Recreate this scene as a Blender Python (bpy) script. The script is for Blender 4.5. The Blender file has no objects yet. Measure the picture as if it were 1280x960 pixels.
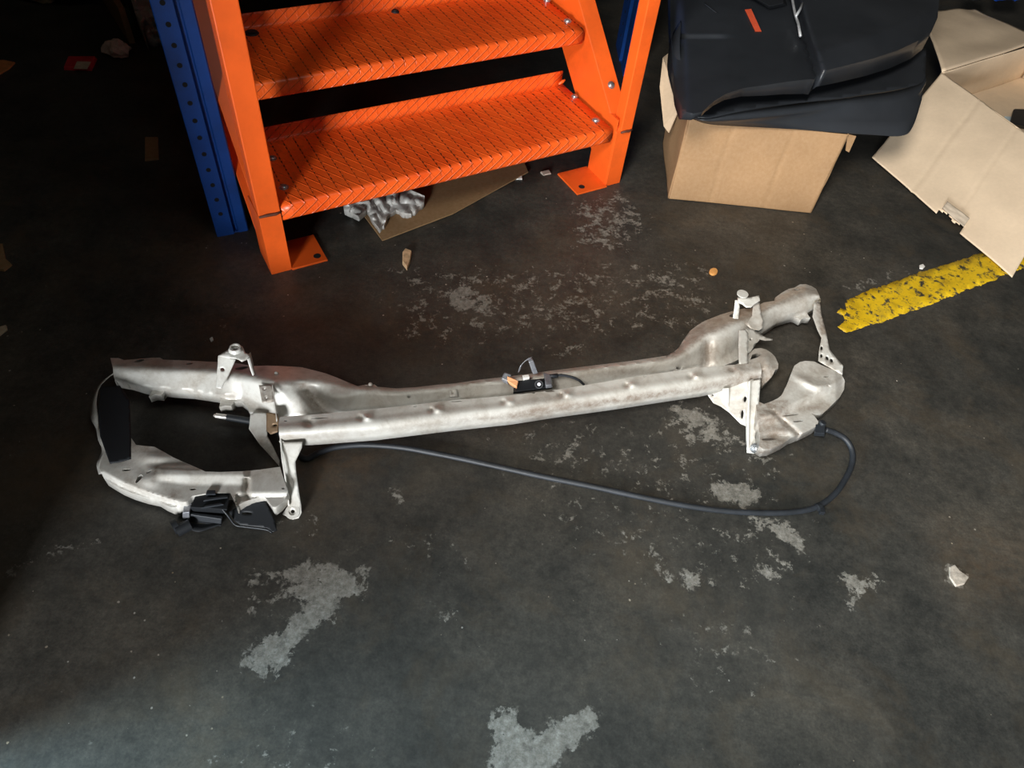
import bpy, bmesh, math, random
import numpy as np
from mathutils import Vector, Matrix, noise as mnoise
from mathutils.geometry import delaunay_2d_cdt

scene = bpy.context.scene
col = scene.collection
random.seed(7)

# ------------------------------------------------------------------ camera
F, H, NAD = 900.0, 1.45, (545.0, 1245.0)
down = Vector((NAD[0] - 640, -(NAD[1] - 480), -F)).normalized()
UP = -down
fw = Vector((0, 0, -1)); YV = (fw - UP * fw.dot(UP)).normalized(); XV = YV.cross(UP)
RM = Matrix((XV, YV, UP))
cam_d = bpy.data.cameras.new('camera'); cam = bpy.data.objects.new('camera', cam_d); col.objects.link(cam)
cam.matrix_world = Matrix.Translation((0, 0, H)) @ RM.to_4x4()
cam_d.sensor_width = 36; cam_d.lens = 36 * F / 1280; cam_d.clip_start = 0.02
scene.camera = cam

def at(u, v, z=0.0):
    d = RM @ Vector((u - 640, -(v - 480), -F)); t = (z - H) / d.z
    return Vector((d.x * t, d.y * t, z))

# ------------------------------------------------------------------ world, lights, exposure
scene.view_settings.view_transform = 'Standard'; scene.view_settings.look = 'None'
scene.view_settings.gamma = 1; scene.view_settings.exposure = 0.0
scene.view_settings.use_curve_mapping = False
w = bpy.data.worlds.new('world'); scene.world = w; w.use_nodes = True
w.node_tree.nodes['Background'].inputs[0].default_value = (0.75, 0.8, 0.9, 1)
w.node_tree.nodes['Background'].inputs[1].default_value = 0.05

def light(name, kind, loc, target, energy, color, **kw):
    d = bpy.data.lights.new(name, kind); d.energy = energy; d.color = color
    for k, val in kw.items(): setattr(d, k, val)
    o = bpy.data.objects.new(name, d); col.objects.link(o); o.location = loc
    o.rotation_euler = (Vector(target) - Vector(loc)).to_track_quat('-Z', 'Y').to_euler()
    return o
light('window_daylight', 'AREA', (-2.85, -0.7, 1.35), (-0.4, -0.05, 0.0), 92, (0.55, 0.84, 1.0), shape='RECTANGLE', size=1.0, size_y=0.8, spread=math.radians(110))
light('doorway_daylight', 'AREA', (-1.25, -3.3, 0.9), (0.1, 1.2, 0.2), 150, (0.95, 0.98, 1.0), shape='RECTANGLE', size=0.9, size_y=1.4, spread=math.radians(120))
light('left_fill', 'POINT', (-2.1, 1.3, 1.85), (-2.1, 1.3, 0), 1.6, (1.0, 0.72, 0.42), shadow_soft_size=0.12)  # unseen weak warm fill, added to lift the dark left side
light('hall_lamp', 'SPOT', (-0.7, -0.9, 2.9), (1.85, 2.45, 0), 760, (1.0, 0.95, 0.87), spot_size=math.radians(60), spot_blend=1.0, shadow_soft_size=0.45)
light('overhead_fill', 'AREA', (0.5, 0.9, 3.3), (0.5, 0.9, 0), 9, (0.95, 1.0, 0.93), shape='RECTANGLE', size=1.3, size_y=0.9)  # unseen overhead fill, added to soften the red bounce and lift the treads

# ------------------------------------------------------------------ helpers
def tag(o, label=None, cat=None, group=None, kind=None):
    if label: o['label'] = label
    if cat: o['category'] = cat
    if group: o['group'] = group
    if kind: o['kind'] = kind
    return o

def mk(name, verts, faces, mat, parent=None, smooth=False, solid=0, bevel=0, offset=-1, auto=None):
    me = bpy.data.meshes.new(name); me.from_pydata([tuple(p) for p in verts], [], faces); me.update()
    bm = bmesh.new(); bm.from_mesh(me); bmesh.ops.recalc_face_normals(bm, faces=bm.faces) if solid == 0 else None
    bm.to_mesh(me); bm.free()
    o = bpy.data.objects.new(name, me); col.objects.link(o)
    if mat: me.materials.append(mat)
    if smooth:
        for p in me.polygons: p.use_smooth = True
    if auto is not None: me.set_sharp_from_angle(angle=math.radians(auto))
    if solid:
        m = o.modifiers.new('thickness', 'SOLIDIFY'); m.thickness = solid; m.offset = offset
    if bevel:
        m = o.modifiers.new('bevel', 'BEVEL'); m.width = bevel; m.segments = 2; m.limit_method = 'ANGLE'; m.angle_limit = math.radians(40)
    if parent:
        o.parent = parent; o.matrix_parent_inverse = parent_inv(parent)
    return o

def parent_inv(p):
    m = Matrix.LocRotScale(p.location, p.rotation_euler, p.scale)
    if p.parent: m = p.parent.matrix_basis @ p.matrix_parent_inverse @ m if False else parent_world(p)
    return m.inverted() if p.get('_world', 1) else Matrix.Identity(4)

def parent_world(p):
    m = p.matrix_parent_inverse @ p.matrix_basis
    return (parent_world(p.parent) @ m) if p.parent else m

def empty(name, loc, rz=0):
    e = bpy.data.objects.new(name, None); col.objects.link(e); e.location = loc; e.rotation_euler = (0, 0, rz)
    e.empty_display_size = 0.1
    return e

class MB:
    def __init__(s): s.v = []; s.f = []
    def add(s, vs, fs):
        n = len(s.v); s.v += [Vector(p) for p in vs]; s.f += [tuple(i + n for i in f) for f in fs]
    def box(s, a, b, M=None):
        x0, y0, z0 = a; x1, y1, z1 = b
        vs = [Vector(p) for p in ((x0,y0,z0),(x1,y0,z0),(x1,y1,z0),(x0,y1,z0),(x0,y0,z1),(x1,y0,z1),(x1,y1,z1),(x0,y1,z1))]
        if M: vs = [M @ p for p in vs]
        s.add(vs, [(0,3,2,1),(4,5,6,7),(0,1,5,4),(1,2,6,5),(2,3,7,6),(3,0,4,7)])
    def hexa(s, pts):
        s.add(pts, [(0,3,2,1),(4,5,6,7),(0,1,5,4),(1,2,6,5),(2,3,7,6),(3,0,4,7)])
    def tube(s, pts, r, n=10, cap=True):
        pts = [Vector(p) for p in pts]; N = len(pts); rr = r if hasattr(r, '__len__') else [r] * N
        t0 = (pts[1] - pts[0]).normalized(); a = t0.orthogonal().normalized(); vs = []
        for i, p in enumerate(pts):
            t = (pts[min(i+1, N-1)] - pts[max(i-1, 0)]).normalized()
            a = (a - t * a.dot(t)).normalized(); b = t.cross(a)
            vs += [p + (a * math.cos(k * 2 * math.pi / n) + b * math.sin(k * 2 * math.pi / n)) * rr[i] for k in range(n)]
        fs = [(i*n+k, i*n+(k+1) % n, (i+1)*n+(k+1) % n, (i+1)*n+k) for i in range(N-1) for k in range(n)]
        if cap: fs += [tuple(range(n))[::-1], tuple((N-1)*n + k for k in range(n))]
        s.add(vs, fs)
    def cyl(s, c, axis, r, h, n=16, r2=None):
        c = Vector(c); axis = Vector(axis).normalized(); s.tube([c, c + axis * h], [r, r if r2 is None else r2], n)
    def dome(s, c, axis, r, h, n=14):
        c = Vector(c); ax = Vector(axis).normalized()
        ks = [0, .35, .7, 1.0]
        s.tube([c, c + ax*h*.35] + [c + ax*h*(.35 + .65*math.sin(k*math.pi/2)) for k in ks[1:]], [r, r] + [max(r*math.cos(k*math.pi/2), r*.06) for k in ks[1:]], n)
    def build(s, name, mat, parent=None, **k): return mk(name, s.v, s.f, mat, parent, **k)

def catmull(pts, n=8):
    pts = [Vector(p) for p in pts]; P = [2*pts[0]-pts[1]] + pts + [2*pts[-1]-pts[-2]]; out = []
    for i in range(1, len(P)-2):
        for k in range(n):
            t = k/n; a, b, c, d = P[i-1], P[i], P[i+1], P[i+2]
            out.append(0.5*((2*b) + (c-a)*t + (2*a-5*b+4*c-d)*t*t + (3*b-a-3*c+d)*t**3))
    return out + [pts[-1]]

def inpoly(x, y, poly):
    c = False; j = len(poly)-1
    for i in range(len(poly)):
        xi, yi = poly[i][0], poly[i][1]; xj, yj = poly[j][0], poly[j][1]
        if (yi > y) != (yj > y) and x < (xj-xi)*(y-yi)/(yj-yi)+xi: c = not c
        j = i
    return c

def resample(poly, step):
    out = []
    for i in range(len(poly)):
        a = Vector(poly[i][:2]); b = Vector(poly[(i+1) % len(poly)][:2]); n = max(1, int((b-a).length/step))
        out += [a.lerp(b, k/n) for k in range(n)]
    return out

def oval(u, v, ru, rv, ang=0, n=12):
    a = math.radians(ang)
    return [(u + ru*math.cos(t)*math.cos(a) - rv*math.sin(t)*math.sin(a), v + ru*math.cos(t)*math.sin(a) + rv*math.sin(t)*math.cos(a)) for t in [k*2*math.pi/n for k in range(n)]]

def sheet(name, outline, zf, mat, parent=None, step=2.6, holes=(), skirt=0.0, thick=0.0022, frame=None, smooth_out=False, skirt_in=0.0, auto=50):
    """pressed sheet: outline traced once, every point given its own height above the floor, then thickness and a turned-down edge"""
    P = frame or at
    ol = resample(outline, step); rings = [ol] + [resample(h, 1.2) for h in holes]
    pts = []; edges = []
    for r in rings:
        n0 = len(pts); pts += [Vector((p[0], p[1])) for p in r]; edges += [(n0+i, n0+(i+1) % len(r)) for i in range(len(r))]
    us = [p[0] for p in ol]; vs = [p[1] for p in ol]; bnd = [Vector((p[0], p[1])) for r in rings for p in r]
    barr = np.array([[p.x, p.y] for p in bnd])
    y = min(vs); row = 0
    while y < max(vs):
        x = min(us) + (step/2 if row % 2 else 0)
        while x < max(us):
            if inpoly(x, y, ol) and not any(inpoly(x, y, h) for h in rings[1:]):
                if ((barr - (x, y))**2).sum(1).min() > (step*0.45)**2: pts.append(Vector((x, y)))
            x += step
        y += step*0.87; row += 1
    ov, oe, of, *_ = delaunay_2d_cdt(pts, edges, [], 0, 1e-5)
    tris = []
    for f in of:
        cx = sum(ov[i].x for i in f)/len(f); cy = sum(ov[i].y for i in f)/len(f)
        if inpoly(cx, cy, ol) and not any(inpoly(cx, cy, h) for h in rings[1:]): tris.append(tuple(f))
    W = [P(p.x, p.y, zf(p.x, p.y)) for p in ov]
    if skirt:
        cnt = {}
        for f in tris:
            for i in range(3):
                e = (f[i], f[(i+1) % 3]); cnt[e] = cnt.get(e, 0)+1
        low = {}; cen = sum((W[i] for f in tris for i in f), Vector())/(3*len(tris))
        for (a, b) in list(cnt):
            if (b, a) not in cnt:
                for k in (a, b):
                    if k not in low:
                        q = W[k].copy(); q.z = max(0.0015, q.z-(skirt(ov[k].x, ov[k].y) if callable(skirt) else skirt)); low[k] = len(W); W.append(q)
                tris.append((b, a, low[a], low[b]))
    used = sorted({i for f in tris for i in f}); mp = {o: i for i, o in enumerate(used)}
    # normals up
    f0 = [tuple(mp[i] for i in f) for f in tris]; VV = [W[i] for i in used]
    a, b, c = (VV[i] for i in f0[0][:3])
    if (b-a).cross(c-a).z < 0: f0 = [f[::-1] for f in f0]
    return mk(name, VV, f0, mat, parent, smooth=True, solid=thick, auto=auto)

def plate(name, pts, mat, parent=None, thick=0.003, bevel=0.0, holes=()):
    """flat bracket plate from its corner points; holes are (u, v, ru, rv, ang) in the plate"""
    c = [p[0] for p in pts], [p[1] for p in pts]
    A = np.array([[p[0], p[1], 1] for p in pts], float); zz = np.array([p[2] for p in pts], float)
    k, *_ = np.linalg.lstsq(A, zz, rcond=None)
    zs = {(p[0], p[1]): p[2] for p in pts}
    return sheet(name, [(p[0], p[1]) for p in pts], lambda u, v: float(k[0]*u+k[1]*v+k[2]), mat, parent, step=3.0, holes=[oval(*h) for h in holes], thick=thick, auto=30)

def strip(name, cl, wdir, mat, parent=None, thick=0.002, n=6):
    """bent ribbon: centre line of (u,v,z,half width in metres) points, width along wdir"""
    P = [at(*p[:3]) for p in cl]; ws = [p[3] for p in cl]
    C = catmull(P, n); WW = catmull([Vector((x, 0, 0)) for x in ws], n); wd = [Vector(wdir[min(int(i/n), len(wdir)-1)] if isinstance(wdir, list) else wdir).normalized() for i in range(len(C))]
    vs = []; fs = []
    for i, p in enumerate(C): vs += [p - wd[i]*WW[i].x, p + wd[i]*WW[i].x]
    for i in range(len(C)-1): fs.append((2*i, 2*i+1, 2*i+3, 2*i+2))
    return mk(name, vs, fs, mat, parent, smooth=True, solid=thick, offset=0)

def prism(name, poly, z0, h, mat, parent=None, bevel=0.001, tilt=0.0, jag=0.0):
    P = [at(p[0], p[1], z0) for p in poly]; n = len(P); c = sum(P, Vector())/n
    top = [p + (c-p)*0.08 + Vector((random.uniform(-jag, jag), random.uniform(-jag, jag), h*(1+tilt*math.sin(i*1.7)))) for i, p in enumerate(P)]
    return mk(name, P+top, [tuple(range(n))[::-1], tuple(range(n, 2*n))] + [(i, (i+1) % n, n+(i+1) % n, n+i) for i in range(n)], mat, parent, bevel=bevel)

# ------------------------------------------------------------------ materials
def newmat(name):
    m = bpy.data.materials.new(name); m.use_nodes = True; nt = m.node_tree; b = nt.nodes['Principled BSDF']; return m, nt, b
def N(nt, t, **k):
    n = nt.nodes.new(t)
    for a, v in k.items():
        if a.startswith('i_'):
            key = a[2:]; n.inputs[int(key) if key.isdigit() else key].default_value = v
        else: setattr(n, a, v)
    return n
def ramp(nt, fac, stops, interp='LINEAR'):
    r = nt.nodes.new('ShaderNodeValToRGB'); r.color_ramp.interpolation = interp; e = r.color_ramp.elements
    while len(e) < len(stops): e.new(0.5)
    for i, (p, c) in enumerate(stops): e[i].position = p; e[i].color = (*c, 1) if len(c) == 3 else c
    nt.links.new(fac, r.inputs[0]); return r.outputs[0]
def math_(nt, op, a, b=None, c=None, clamp=False):
    m = nt.nodes.new('ShaderNodeMath'); m.operation = op; m.use_clamp = clamp
    for i, x in enumerate((a, b, c)):
        if x is None: continue
        if isinstance(x, (int, float)): m.inputs[i].default_value = x
        else: nt.links.new(x, m.inputs[i])
    return m.outputs[0]
def mixc(nt, f, a, b, mode='MIX'):
    m = nt.nodes.new('ShaderNodeMix'); m.data_type = 'RGBA'; m.blend_type = mode
    for s, x in ((m.inputs['Factor'], f), (m.inputs['A'], a), (m.inputs['B'], b)):
        if isinstance(x, (int, float)): s.default_value = x
        elif isinstance(x, tuple): s.default_value = (*x, 1) if len(x) == 3 else x
        else: nt.links.new(x, s)
    return m.outputs['Result']
def noise(nt, vec, scale, detail=4, rough=0.55, dist=0.0):
    n = nt.nodes.new('ShaderNodeTexNoise'); n.inputs['Scale'].default_value = scale; n.inputs['Detail'].default_value = detail
    n.inputs['Roughness'].default_value = rough; n.inputs['Distortion'].default_value = dist
    nt.links.new(vec, n.inputs['Vector']); return n.outputs['Fac']
def geo(nt): return nt.nodes.new('ShaderNodeNewGeometry').outputs['Position']
def objc(nt): return nt.nodes.new('ShaderNodeTexCoord').outputs['Object']
def bump(nt, b, h, strength=0.3, dist=0.002):
    n = nt.nodes.new('ShaderNodeBump'); n.inputs['Strength'].default_value = strength; n.inputs['Distance'].default_value = dist
    nt.links.new(h, n.inputs['Height']); nt.links.new(n.outputs[0], b.inputs['Normal'])

def simple(name, c, rough=0.5, metal=0.0, var=0.25, scale=30, bmp=0.15, dirt=None, dirt_amt=0.5, coat=0.0, spec=0.5):
    m, nt, b = newmat(name); g = geo(nt)
    n1 = noise(nt, g, scale, 5, 0.6); dark = tuple(x*(1-var) for x in c); lite = tuple(min(1, x*(1+var)) for x in c)
    cc = ramp(nt, n1, [(0.3, dark), (0.7, lite)])
    if dirt:
        n2 = noise(nt, g, scale*0.35, 6, 0.7); f = ramp(nt, n2, [(0.5, (0, 0, 0)), (0.72, (1, 1, 1))])
        cc = mixc(nt, math_(nt, 'MULTIPLY', f, dirt_amt), cc, dirt)
    nt.links.new(cc, b.inputs['Base Color']); b.inputs['Roughness'].default_value = rough; b.inputs['Metallic'].default_value = metal
    b.inputs['Coat Weight'].default_value = coat; b.inputs['Specular IOR Level'].default_value = spec
    if bmp: bump(nt, b, noise(nt, g, scale*6, 4), bmp, 0.001)
    return m

ORANGE = simple('orange_paint', (0.84, 0.115, 0.013), 0.42, 0, 0.10, 8, 0.12, dirt=(0.28, 0.05, 0.012), dirt_amt=0.35)
BLUE = simple('blue_paint', (0.006, 0.055, 0.27), 0.42, 0, 0.15, 10, 0.1, dirt=(0.01, 0.015, 0.03), dirt_amt=0.5)
BLACKP = simple('black_plastic', (0.013, 0.0145, 0.017), 0.55, 0, 0.2, 6, 0.12, spec=0.25)
BLACKT = simple('black_textured_plastic', (0.022, 0.025, 0.030), 0.36, 0, 0.3, 3, 0.2, dirt=(0.035, 0.036, 0.04), dirt_amt=0.5)
RUBBER = simple('black_rubber', (0.018, 0.021, 0.026), 0.52, 0, 0.3, 20, 0.1)
HOLE = simple('black_void', (0.003, 0.003, 0.003), 0.9, 0, 0, 5, 0)
ZINC = simple('zinc_steel', (0.5, 0.52, 0.54), 0.35, 0.85, 0.2, 40, 0.15, dirt=(0.12, 0.08, 0.05), dirt_amt=0.5)
GREYM = simple('grey_cast_metal', (0.32, 0.33, 0.36), 0.35, 0.6, 0.25, 50, 0.2)
PLBAG = simple('white_plastic_film', (0.5, 0.49, 0.46), 0.35, 0, 0.15, 20, 0.1)
WOOD = simple('pale_wood', (0.62, 0.42, 0.24), 0.6, 0, 0.3, 60, 0.3)
CREAM = simple('cream_board', (0.5, 0.4, 0.28), 0.7, 0, 0.3, 30, 0.3)
WHITEP = simple('white_paper', (0.72, 0.7, 0.66), 0.7, 0, 0.2, 60, 0.2)
RED = simple('red_print', (0.55, 0.03, 0.04), 0.4, 0, 0.2, 40, 0.1)
REDOR = simple('orange_red_tape', (0.85, 0.12, 0.05), 0.4, 0, 0.08, 40, 0.1)
PEACH = simple('peach_plastic', (0.85, 0.42, 0.2), 0.4, 0, 0.1, 40, 0.1)
GREEN = simple('green_plastic', (0.05, 0.09, 0.05), 0.4, 0, 0.2, 40, 0.1)
BLUEFILM = simple('blue_plastic', (0.01, 0.07, 0.45), 0.35, 0, 0.2, 40, 0.1)
STONE = simple('pale_mineral', (0.42, 0.36, 0.3), 0.8, 0, 0.35, 90, 0.4)
WALLM = simple('dark_plaster', (0.05, 0.05, 0.048), 0.85, 0, 0.3, 3, 0.2)

def cardboard(name, c, rough=0.75):
    m, nt, b = newmat(name); o = geo(nt)
    n1 = noise(nt, o, 5, 5, 0.6); n2 = noise(nt, o, 90, 3, 0.6)
    cc = ramp(nt, n1, [(0.3, tuple(x*0.88 for x in c)), (0.7, tuple(min(1, x*1.06) for x in c))])
    cc = mixc(nt, 0.06, cc, ramp(nt, n2, [(0.35, (0.2, 0.12, 0.06)), (0.7, (0.8, 0.62, 0.45))]))
    nt.links.new(cc, b.inputs['Base Color']); b.inputs['Roughness'].default_value = rough; b.inputs['Specular IOR Level'].default_value = 0.25
    bump(nt, b, noise(nt, o, 14, 4), 0.25, 0.004)
    return m
CARD = cardboard('cardboard_brown', (0.35, 0.21, 0.105)); CARDL = cardboard('cardboard_pale', (0.76, 0.60, 0.43)); CARDD = cardboard('cardboard_dirty', (0.25, 0.15, 0.07))

# silver-white car paint with road grime, light surface rust and painted brown reflections
def panelmat():
    m, nt, b = newmat('silver_white_paint'); g = geo(nt)
    base = ramp(nt, noise(nt, g, 6, 4), [(0.3, (0.60, 0.59, 0.55)), (0.7, (0.73, 0.72, 0.67))])
    gr = noise(nt, g, 14, 8, 0.7, 0.4); sp = noise(nt, g, 130, 4, 0.7)
    f = math_(nt, 'MULTIPLY', ramp(nt, gr, [(0.42, (0, 0, 0)), (0.66, (1, 1, 1))]), math_(nt, 'ADD', math_(nt, 'MULTIPLY', sp, 0.9), 0.15), clamp=True)
    c1 = mixc(nt, math_(nt, 'MULTIPLY', f, 0.85), base, (0.25, 0.19, 0.13))
    at_ = nt.nodes.new('ShaderNodeAttribute'); at_.attribute_name = 'grime_and_shade'
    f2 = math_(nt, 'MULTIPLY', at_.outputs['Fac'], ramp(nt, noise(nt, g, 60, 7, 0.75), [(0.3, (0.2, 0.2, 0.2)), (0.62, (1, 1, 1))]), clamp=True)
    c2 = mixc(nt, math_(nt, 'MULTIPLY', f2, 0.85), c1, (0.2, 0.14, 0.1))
    rs = ramp(nt, noise(nt, g, 38, 6, 0.8), [(0.69, (0, 0, 0)), (0.74, (1, 1, 1))])
    c3 = mixc(nt, math_(nt, 'MULTIPLY', rs, 0.6), c2, (0.22, 0.09, 0.035))
    nt.links.new(c3, b.inputs['Base Color']); b.inputs['Metallic'].default_value = 0.12; b.inputs['Coat Weight'].default_value = 0.3; b.inputs['Coat Roughness'].default_value = 0.3
    nt.links.new(math_(nt, 'ADD', math_(nt, 'MULTIPLY', f, 0.25), 0.36), b.inputs['Roughness'])
    bump(nt, b, noise(nt, g, 160, 4), 0.12, 0.0008)
    return m
PANEL = panelmat()

def treadmat():
    m, nt, b = newmat('orange_expanded_metal'); g = geo(nt)
    uv = nt.nodes.new('ShaderNodeUVMap'); uv.uv_map = 'UVMap'; sp = nt.nodes.new('ShaderNodeSeparateXYZ'); nt.links.new(uv.outputs[0], sp.inputs[0])
    X, Y = sp.outputs[0], sp.outputs[1]; p = 0.0345
    def tri(x, per):  # 0 at lines, 0.5 between
        fr = math_(nt, 'FRACT', math_(nt, 'DIVIDE', x, per)); return math_(nt, 'ABSOLUTE', math_(nt, 'SUBTRACT', fr, 0.5))
    l1 = tri(X, p); l2 = tri(math_(nt, 'ADD', X, math_(nt, 'MULTIPLY', Y, 0.62)), p); l3 = tri(math_(nt, 'SUBTRACT', X, math_(nt, 'MULTIPLY', Y, 1.35)), p)
    lip = math_(nt, 'MAXIMUM', math_(nt, 'LESS_THAN', Y, 0.052), math_(nt, 'GREATER_THAN', Y, 0.362))
    r = [ramp(nt, l, [(0.40, (0, 0, 0)), (0.49, (1, 1, 1))]) for l in (l1, l2, l3)]
    hh = math_(nt, 'ADD', math_(nt, 'MULTIPLY', r[2], lip), math_(nt, 'MULTIPLY', r[1], math_(nt, 'SUBTRACT', 0.42, math_(nt, 'MULTIPLY', lip, 0.25))))
    dots = ramp(nt, tri(Y, 0.0215), [(0.22, (0, 0, 0)), (0.34, (1, 1, 1))])
    line = ramp(nt, l1, [(0.43, (0, 0, 0)), (0.475, (1, 1, 1))])
    wear = ramp(nt, noise(nt, uv.outputs[0], 3.0, 2), [(0.32, (0.25, 0.25, 0.25)), (0.6, (1, 1, 1))])
    d = math_(nt, 'MULTIPLY', math_(nt, 'MULTIPLY', line, math_(nt, 'ADD', math_(nt, 'MULTIPLY', dots, 0.9), 0.35)), math_(nt, 'MULTIPLY', wear, math_(nt, 'SUBTRACT', 1.0, math_(nt, 'MULTIPLY', lip, 0.75))))
    base = ramp(nt, noise(nt, g, 7, 5, 0.65), [(0.3, (0.80, 0.085, 0.009)), (0.7, (0.95, 0.135, 0.016))])
    base = mixc(nt, math_(nt, 'MULTIPLY', ramp(nt, noise(nt, g, 24, 7, 0.75), [(0.56, (0, 0, 0)), (0.75, (1, 1, 1))]), 0.4), base, (0.2, 0.045, 0.015))
    base = mixc(nt, math_(nt, 'MULTIPLY', math_(nt, 'MULTIPLY', r[2], lip), 0.35), base, (0.95, 0.3, 0.12)); base = mixc(nt, d, base, (0.035, 0.010, 0.006))
    nt.links.new(base, b.inputs['Base Color']); b.inputs['Roughness'].default_value = 0.38
    h = math_(nt, 'SUBTRACT', math_(nt, 'ADD', hh, math_(nt, 'MULTIPLY', r[0], 0.25)), math_(nt, 'MULTIPLY', d, 1.5))
    bump(nt, b, h, 0.9, 0.0035)
    return m
TREAD = treadmat()

# ------------------------------------------------------------------ floor
def floor_color(nt, g, bare=None):
    big = noise(nt, g, 1.6, 5, 0.6); mid = noise(nt, g, 9, 7, 0.65); fine = noise(nt, g, 55, 5, 0.7)
    c = ramp(nt, big, [(0.32, (0.028, 0.029, 0.028)), (0.5, (0.048, 0.046, 0.042)), (0.68, (0.066, 0.061, 0.053))])
    c = mixc(nt, 0.6, c, ramp(nt, mid, [(0.35, (0.26, 0.27, 0.27)), (0.65, (0.66, 0.64, 0.6))]), 'OVERLAY')
    c = mixc(nt, 0.7, c, ramp(nt, fine, [(0.3, (0.28, 0.28, 0.28)), (0.7, (0.70, 0.68, 0.65))]), 'OVERLAY')
    c = mixc(nt, 0.6, c, ramp(nt, noise(nt, g, 190, 3, 0.7), [(0.3, (0.33, 0.33, 0.33)), (0.72, (0.72, 0.71, 0.69))]), 'OVERLAY')
    c = mixc(nt, math_(nt, 'MULTIPLY', ramp(nt, noise(nt, g, 4.3, 6, 0.7, 0.5), [(0.5, (0, 0, 0)), (0.75, (1, 1, 1))]), 0.5), c, (0.085, 0.062, 0.038))
    return c, big, mid, fine
def floormat():
    m, nt, b = newmat('oily_concrete'); g = geo(nt)
    c, big, mid, fine = floor_color(nt, g)
    a = nt.nodes.new('ShaderNodeAttribute'); a.attribute_name = 'bare'
    n1 = noise(nt, g, 26, 9, 0.72, 0.3); n2 = noise(nt, g, 110, 5, 0.7)
    s = math_(nt, 'ADD', a.outputs['Fac'], math_(nt, 'MULTIPLY', math_(nt, 'SUBTRACT', n1, 0.5), 2.5))
    s = math_(nt, 'ADD', s, math_(nt, 'MULTIPLY', math_(nt, 'SUBTRACT', n2, 0.5), 0.9))
    f = ramp(nt, s, [(0.5, (0, 0, 0)), (0.66, (1, 1, 1))])
    bc = ramp(nt, noise(nt, g, 70, 7, 0.8), [(0.3, (0.13, 0.115, 0.095)), (0.55, (0.25, 0.235, 0.205)), (0.75, (0.42, 0.41, 0.38))])
    c = mixc(nt, math_(nt, 'MULTIPLY', f, math_(nt, 'ADD', 0.35, math_(nt, 'MULTIPLY', ramp(nt, noise(nt, g, 45, 8, 0.8), [(0.36, (0, 0, 0)), (0.56, (1, 1, 1))]), 0.6))), c, bc)
    # rust / oil stains
    o = nt.nodes.new('ShaderNodeAttribute'); o.attribute_name = 'rust'
    f3 = math_(nt, 'MULTIPLY', o.outputs['Fac'], ramp(nt, n1, [(0.35, (0.1, 0.1, 0.1)), (0.65, (1, 1, 1))]), clamp=True)
    c = mixc(nt, math_(nt, 'MULTIPLY', f3, 0.7), c, (0.16, 0.09, 0.04))
    # pale flecks
    vo = nt.nodes.new('ShaderNodeTexVoronoi'); vo.inputs['Scale'].default_value = 26; nt.links.new(g, vo.inputs['Vector'])
    sc = nt.nodes.new('ShaderNodeSeparateColor'); nt.links.new(vo.outputs['Color'], sc.inputs[0])
    rad = math_(nt, 'MULTIPLY', math_(nt, 'POWER', sc.outputs[0], 9), 0.11)
    fl = math_(nt, 'LESS_THAN', math_(nt, 'ADD', vo.outputs['Distance'], math_(nt, 'MULTIPLY', n2, 0.12)), math_(nt, 'ADD', rad, 0.02))
    c = mixc(nt, math_(nt, 'MULTIPLY', fl, 0.8), c, mixc(nt, sc.outputs[1], (0.5, 0.46, 0.4), (0.32, 0.26, 0.18)))
    vo3 = nt.nodes.new('ShaderNodeTexVoronoi'); vo3.inputs['Scale'].default_value = 75; nt.links.new(g, vo3.inputs['Vector'])
    sc3 = nt.nodes.new('ShaderNodeSeparateColor'); nt.links.new(vo3.outputs['Color'], sc3.inputs[0])
    rad3 = math_(nt, 'MULTIPLY', math_(nt, 'POWER', sc3.outputs[0], 14), math_(nt, 'MULTIPLY', ramp(nt, big, [(0.4, (0.2, 0.2, 0.2)), (0.6, (1, 1, 1))]), 0.34))
    fl3 = math_(nt, 'LESS_THAN', math_(nt, 'ADD', vo3.outputs['Distance'], math_(nt, 'MULTIPLY', n2, 0.35)), math_(nt, 'ADD', rad3, 0.08))
    c = mixc(nt, math_(nt, 'MULTIPLY', fl3, 0.6), c, mixc(nt, sc3.outputs[1], (0.42, 0.40, 0.36), (0.26, 0.2, 0.13)))
    # thin cracks
    v2 = nt.nodes.new('ShaderNodeTexVoronoi'); v2.feature = 'DISTANCE_TO_EDGE'; v2.inputs['Scale'].default_value = 1.1
    mp = nt.nodes.new('ShaderNodeVectorMath'); mp.operation = 'ADD'; ns = nt.nodes.new('ShaderNodeTexNoise'); ns.inputs['Scale'].default_value = 5; ns.inputs['Detail'].default_value = 6
    nt.links.new(g, ns.inputs['Vector']); sc2 = nt.nodes.new('ShaderNodeVectorMath'); sc2.operation = 'SCALE'; sc2.inputs['Scale'].default_value = 0.22
    nt.links.new(ns.outputs['Color'], sc2.inputs[0]); nt.links.new(g, mp.inputs[0]); nt.links.new(sc2.outputs[0], mp.inputs[1]); nt.links.new(mp.outputs[0], v2.inputs['Vector'])
    cr = math_(nt, 'MULTIPLY', ramp(nt, v2.outputs['Distance'], [(0.0, (1, 1, 1)), (0.007, (0, 0, 0))]), ramp(nt, noise(nt, g, 3, 3), [(0.48, (0, 0, 0)), (0.6, (1, 1, 1))]))
    c = mixc(nt, math_(nt, 'MULTIPLY', cr, 0.07), c, (0.2, 0.18, 0.15))
    nt.links.new(c, b.inputs['Base Color'])
    nt.links.new(math_(nt, 'ADD', math_(nt, 'MULTIPLY', mid, 0.25), math_(nt, 'ADD', 0.36, math_(nt, 'MULTIPLY', f, 0.3))), b.inputs['Roughness'])
    b.inputs['Specular IOR Level'].default_value = 0.35
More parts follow.
